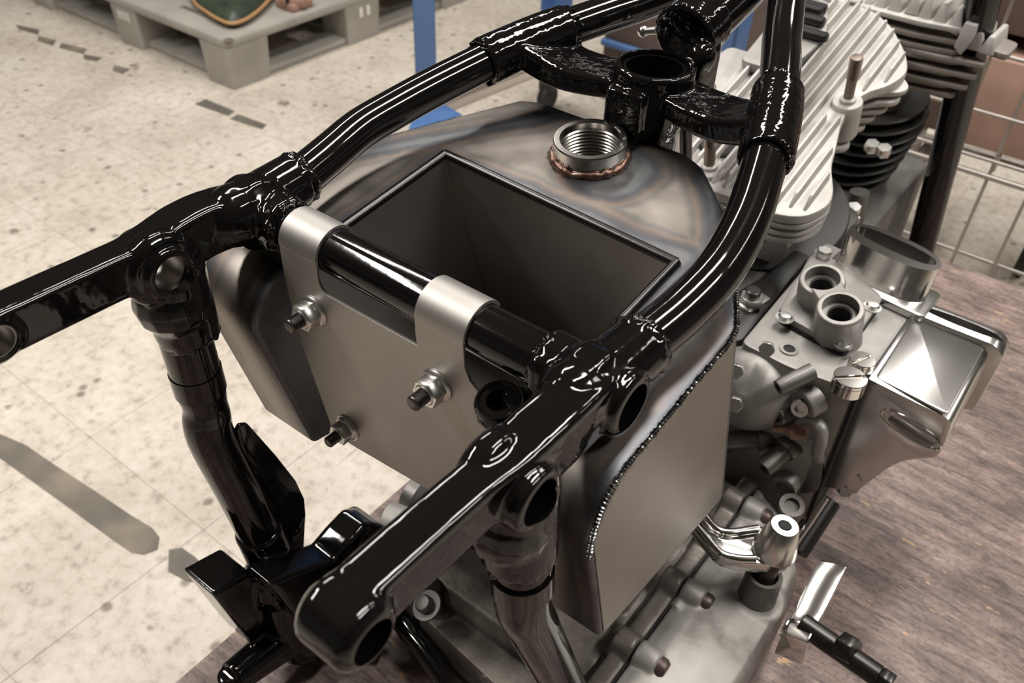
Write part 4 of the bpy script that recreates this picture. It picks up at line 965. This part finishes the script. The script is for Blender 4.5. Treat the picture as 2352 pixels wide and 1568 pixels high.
for (a_, b_) in ((0, 1), (1, 2), (2, 3), (3, 0)):
    d = (cs[b_] - cs[a_]).normalized(); nrm = V((-d.y, d.x, 0)) * (-1)
    bm = B(); prism(bm, [cs[a_], cs[b_], cs[b_] + V((0, 0, .045)), cs[a_] + V((0, 0, .045))], nrm * .005, .0008, 1)
    prism(bm, [cs[a_], cs[b_], cs[b_] + nrm * .045, cs[a_] + nrm * .045], (0, 0, .005), .0008, 1)
    obj('frame_rail', bm, 'greybar' if (a_, b_) == (0, 1) else 'blue', tr)  # first side rail is grey-brown: the shade on its face put into the colour
ft = [atZ(px, py, zr + .046) for px, py in ((938, 302), (1062, 266), (1010, 236), (950, 262))]
fo = obj('corner_plate', prism(B(), ft, (0, 0, .004), .0006), 'blue', tr)
q = atZ(1008, 281, zr + .050); obj('plate_hole', cyl(B(), q - V((0, 0, .001)), q + V((0, 0, .0004)), .006), 'gap', fo)
bx_ = thing('brown_crate', 'dark brown board box seen through the frame beside the blue trolley', 'box', (-.8, 2.3, FZ))
obj('crate_wall', box(B(), (-1.10, 2.02, FZ + .0), (-.72, 2.45, FZ + .42), .004), 'brownboard', bx_)
obj('crate_lid', box(B(), (-1.11, 2.01, FZ + .42), (-.71, 2.46, FZ + .44), .003), 'brownboard', bx_)
ba, bb_ = atY(1385, 88, 2.012), atY(1470, 128, 2.012); ba.z = bb_.z = (ba.z + bb_.z) / 2
obj('edge_strip', sweep(B(), [V((-1.10, 2.012, ba.z)), V((-.72, 2.012, ba.z))], .012, seg=10, smooth=False), 'blue', bx_)
# ================================================================== wire cart on the right
wc = thing('wire_cart', 'galvanised wire mesh cart standing behind the workbench', 'cart', (.2, 1.5, FZ))
YW = 1.36
def seg(px0_, py0_, px1_, py1_, y, r, name='wire', m_='wire'):
    return obj(name, sweep(B(), [atY(px0_, py0_, y), atY(px1_, py1_, y)], r, seg=10, smooth=False), m_, wc)
zlo, zmid, zhi = atY(2250, 645, YW).z, atY(2250, 400, YW).z, .10
xl, xr = -.10, .75
def rod(p, q, r, name='wire', m_='wire', sg=10): return obj(name, sweep(B(), [V(p), V(q)], r, seg=sg, smooth=False), m_, wc)
rod((xl, YW, zlo), (xr, YW, zlo), .011, 'bottom_rail'); rod((xl, YW + .03, zlo + .028), (xr, YW + .03, zlo + .028), .004)
rod((xl, YW, zmid), (xr, YW, zmid), .0055, 'middle_rail'); rod((xl, YW, zmid + .03), (xr, YW, zmid + .03), .0035)
x = -.085
while x < .74:
    rod((x, YW + .006, zlo), (x, YW + .006, zmid + .32), .0032); x += .072
for zz in (.11, .21, .31): rod((xl, YW, zmid + zz), (xr, YW, zmid + zz), .0035)
# slanted floor grid of the cart reaching back
x = -.085
while x < .74:
    rod((x, YW + .04, zmid - .004), (x - .04, YW + .55, zmid - .004), .0032); x += .072
rod((xl, YW + .55, zmid - .004), (xr, YW + .55, zmid - .004), .0055, 'middle_rail')
rod((xl, YW + .55, zlo), (xr, YW + .55, zlo), .011, 'bottom_rail')
for xx in (xl, xr):
    for yy in (YW, YW + .55): rod((xx, yy, FZ + .09), (xx, yy, .10), .012, 'corner_post', 'wire', 16)
    rod((xx, YW, zlo), (xx, YW + .55, zlo), .011, 'side_rail'); rod((xx, YW, zmid), (xx, YW + .55, zmid), .0055, 'side_rail')
rod(atY(1965, 540, YW), atY(2135, 340, YW + .2), .016, 'brace')
for xx in (xl + .03, xr - .03, .235):
    for yy in (YW + .03, YW + .5): obj('castor', cyl(B(), (xx - .014, yy, FZ + .052), (xx + .014, yy, FZ + .052), .050, bev=.008, seg=28), 'rubber', wc)
# boxes on the cart
def carton(lo, hi, m_, label):
    t = thing('cardboard_box', label, 'box', ((lo[0] + hi[0]) / 2, (lo[1] + hi[1]) / 2, lo[2]), 'boxes on the wire cart')
    obj('carton', box(B(), lo, hi, .004), m_, t)
    zm = hi[2]; obj('flap_seam', box(B(), (lo[0] + .01, (lo[1] + hi[1]) / 2 - .02, zm - .0004), (hi[0] - .01, (lo[1] + hi[1]) / 2 + .02, zm + .0006)), 'tape', t)
    return t
carton((.03, YW + .10, zmid + .002), (.44, YW + .50, zmid + .17), 'carton', 'pinkish brown cardboard box on the wire cart beside the dark upright tube')
carton((-.085, YW + .12, zmid + .002), (.02, YW + .5, zmid + .20), 'carton_dark', 'dark brown cardboard box on the wire cart behind the cylinder fins')
carton((-.08, YW + .14, zmid + .202), (.50, YW + .52, zmid + .42), 'carton_dark', 'long dark box lying on top of the other cart boxes')
# dark crate under the cart, far right
# ------------------------------------------------------------------ set the whole place on the floor at z = 0
for o in list(scene.objects):
    if o.parent is None and o.type in {'MESH', 'EMPTY'}: o.location.z += H
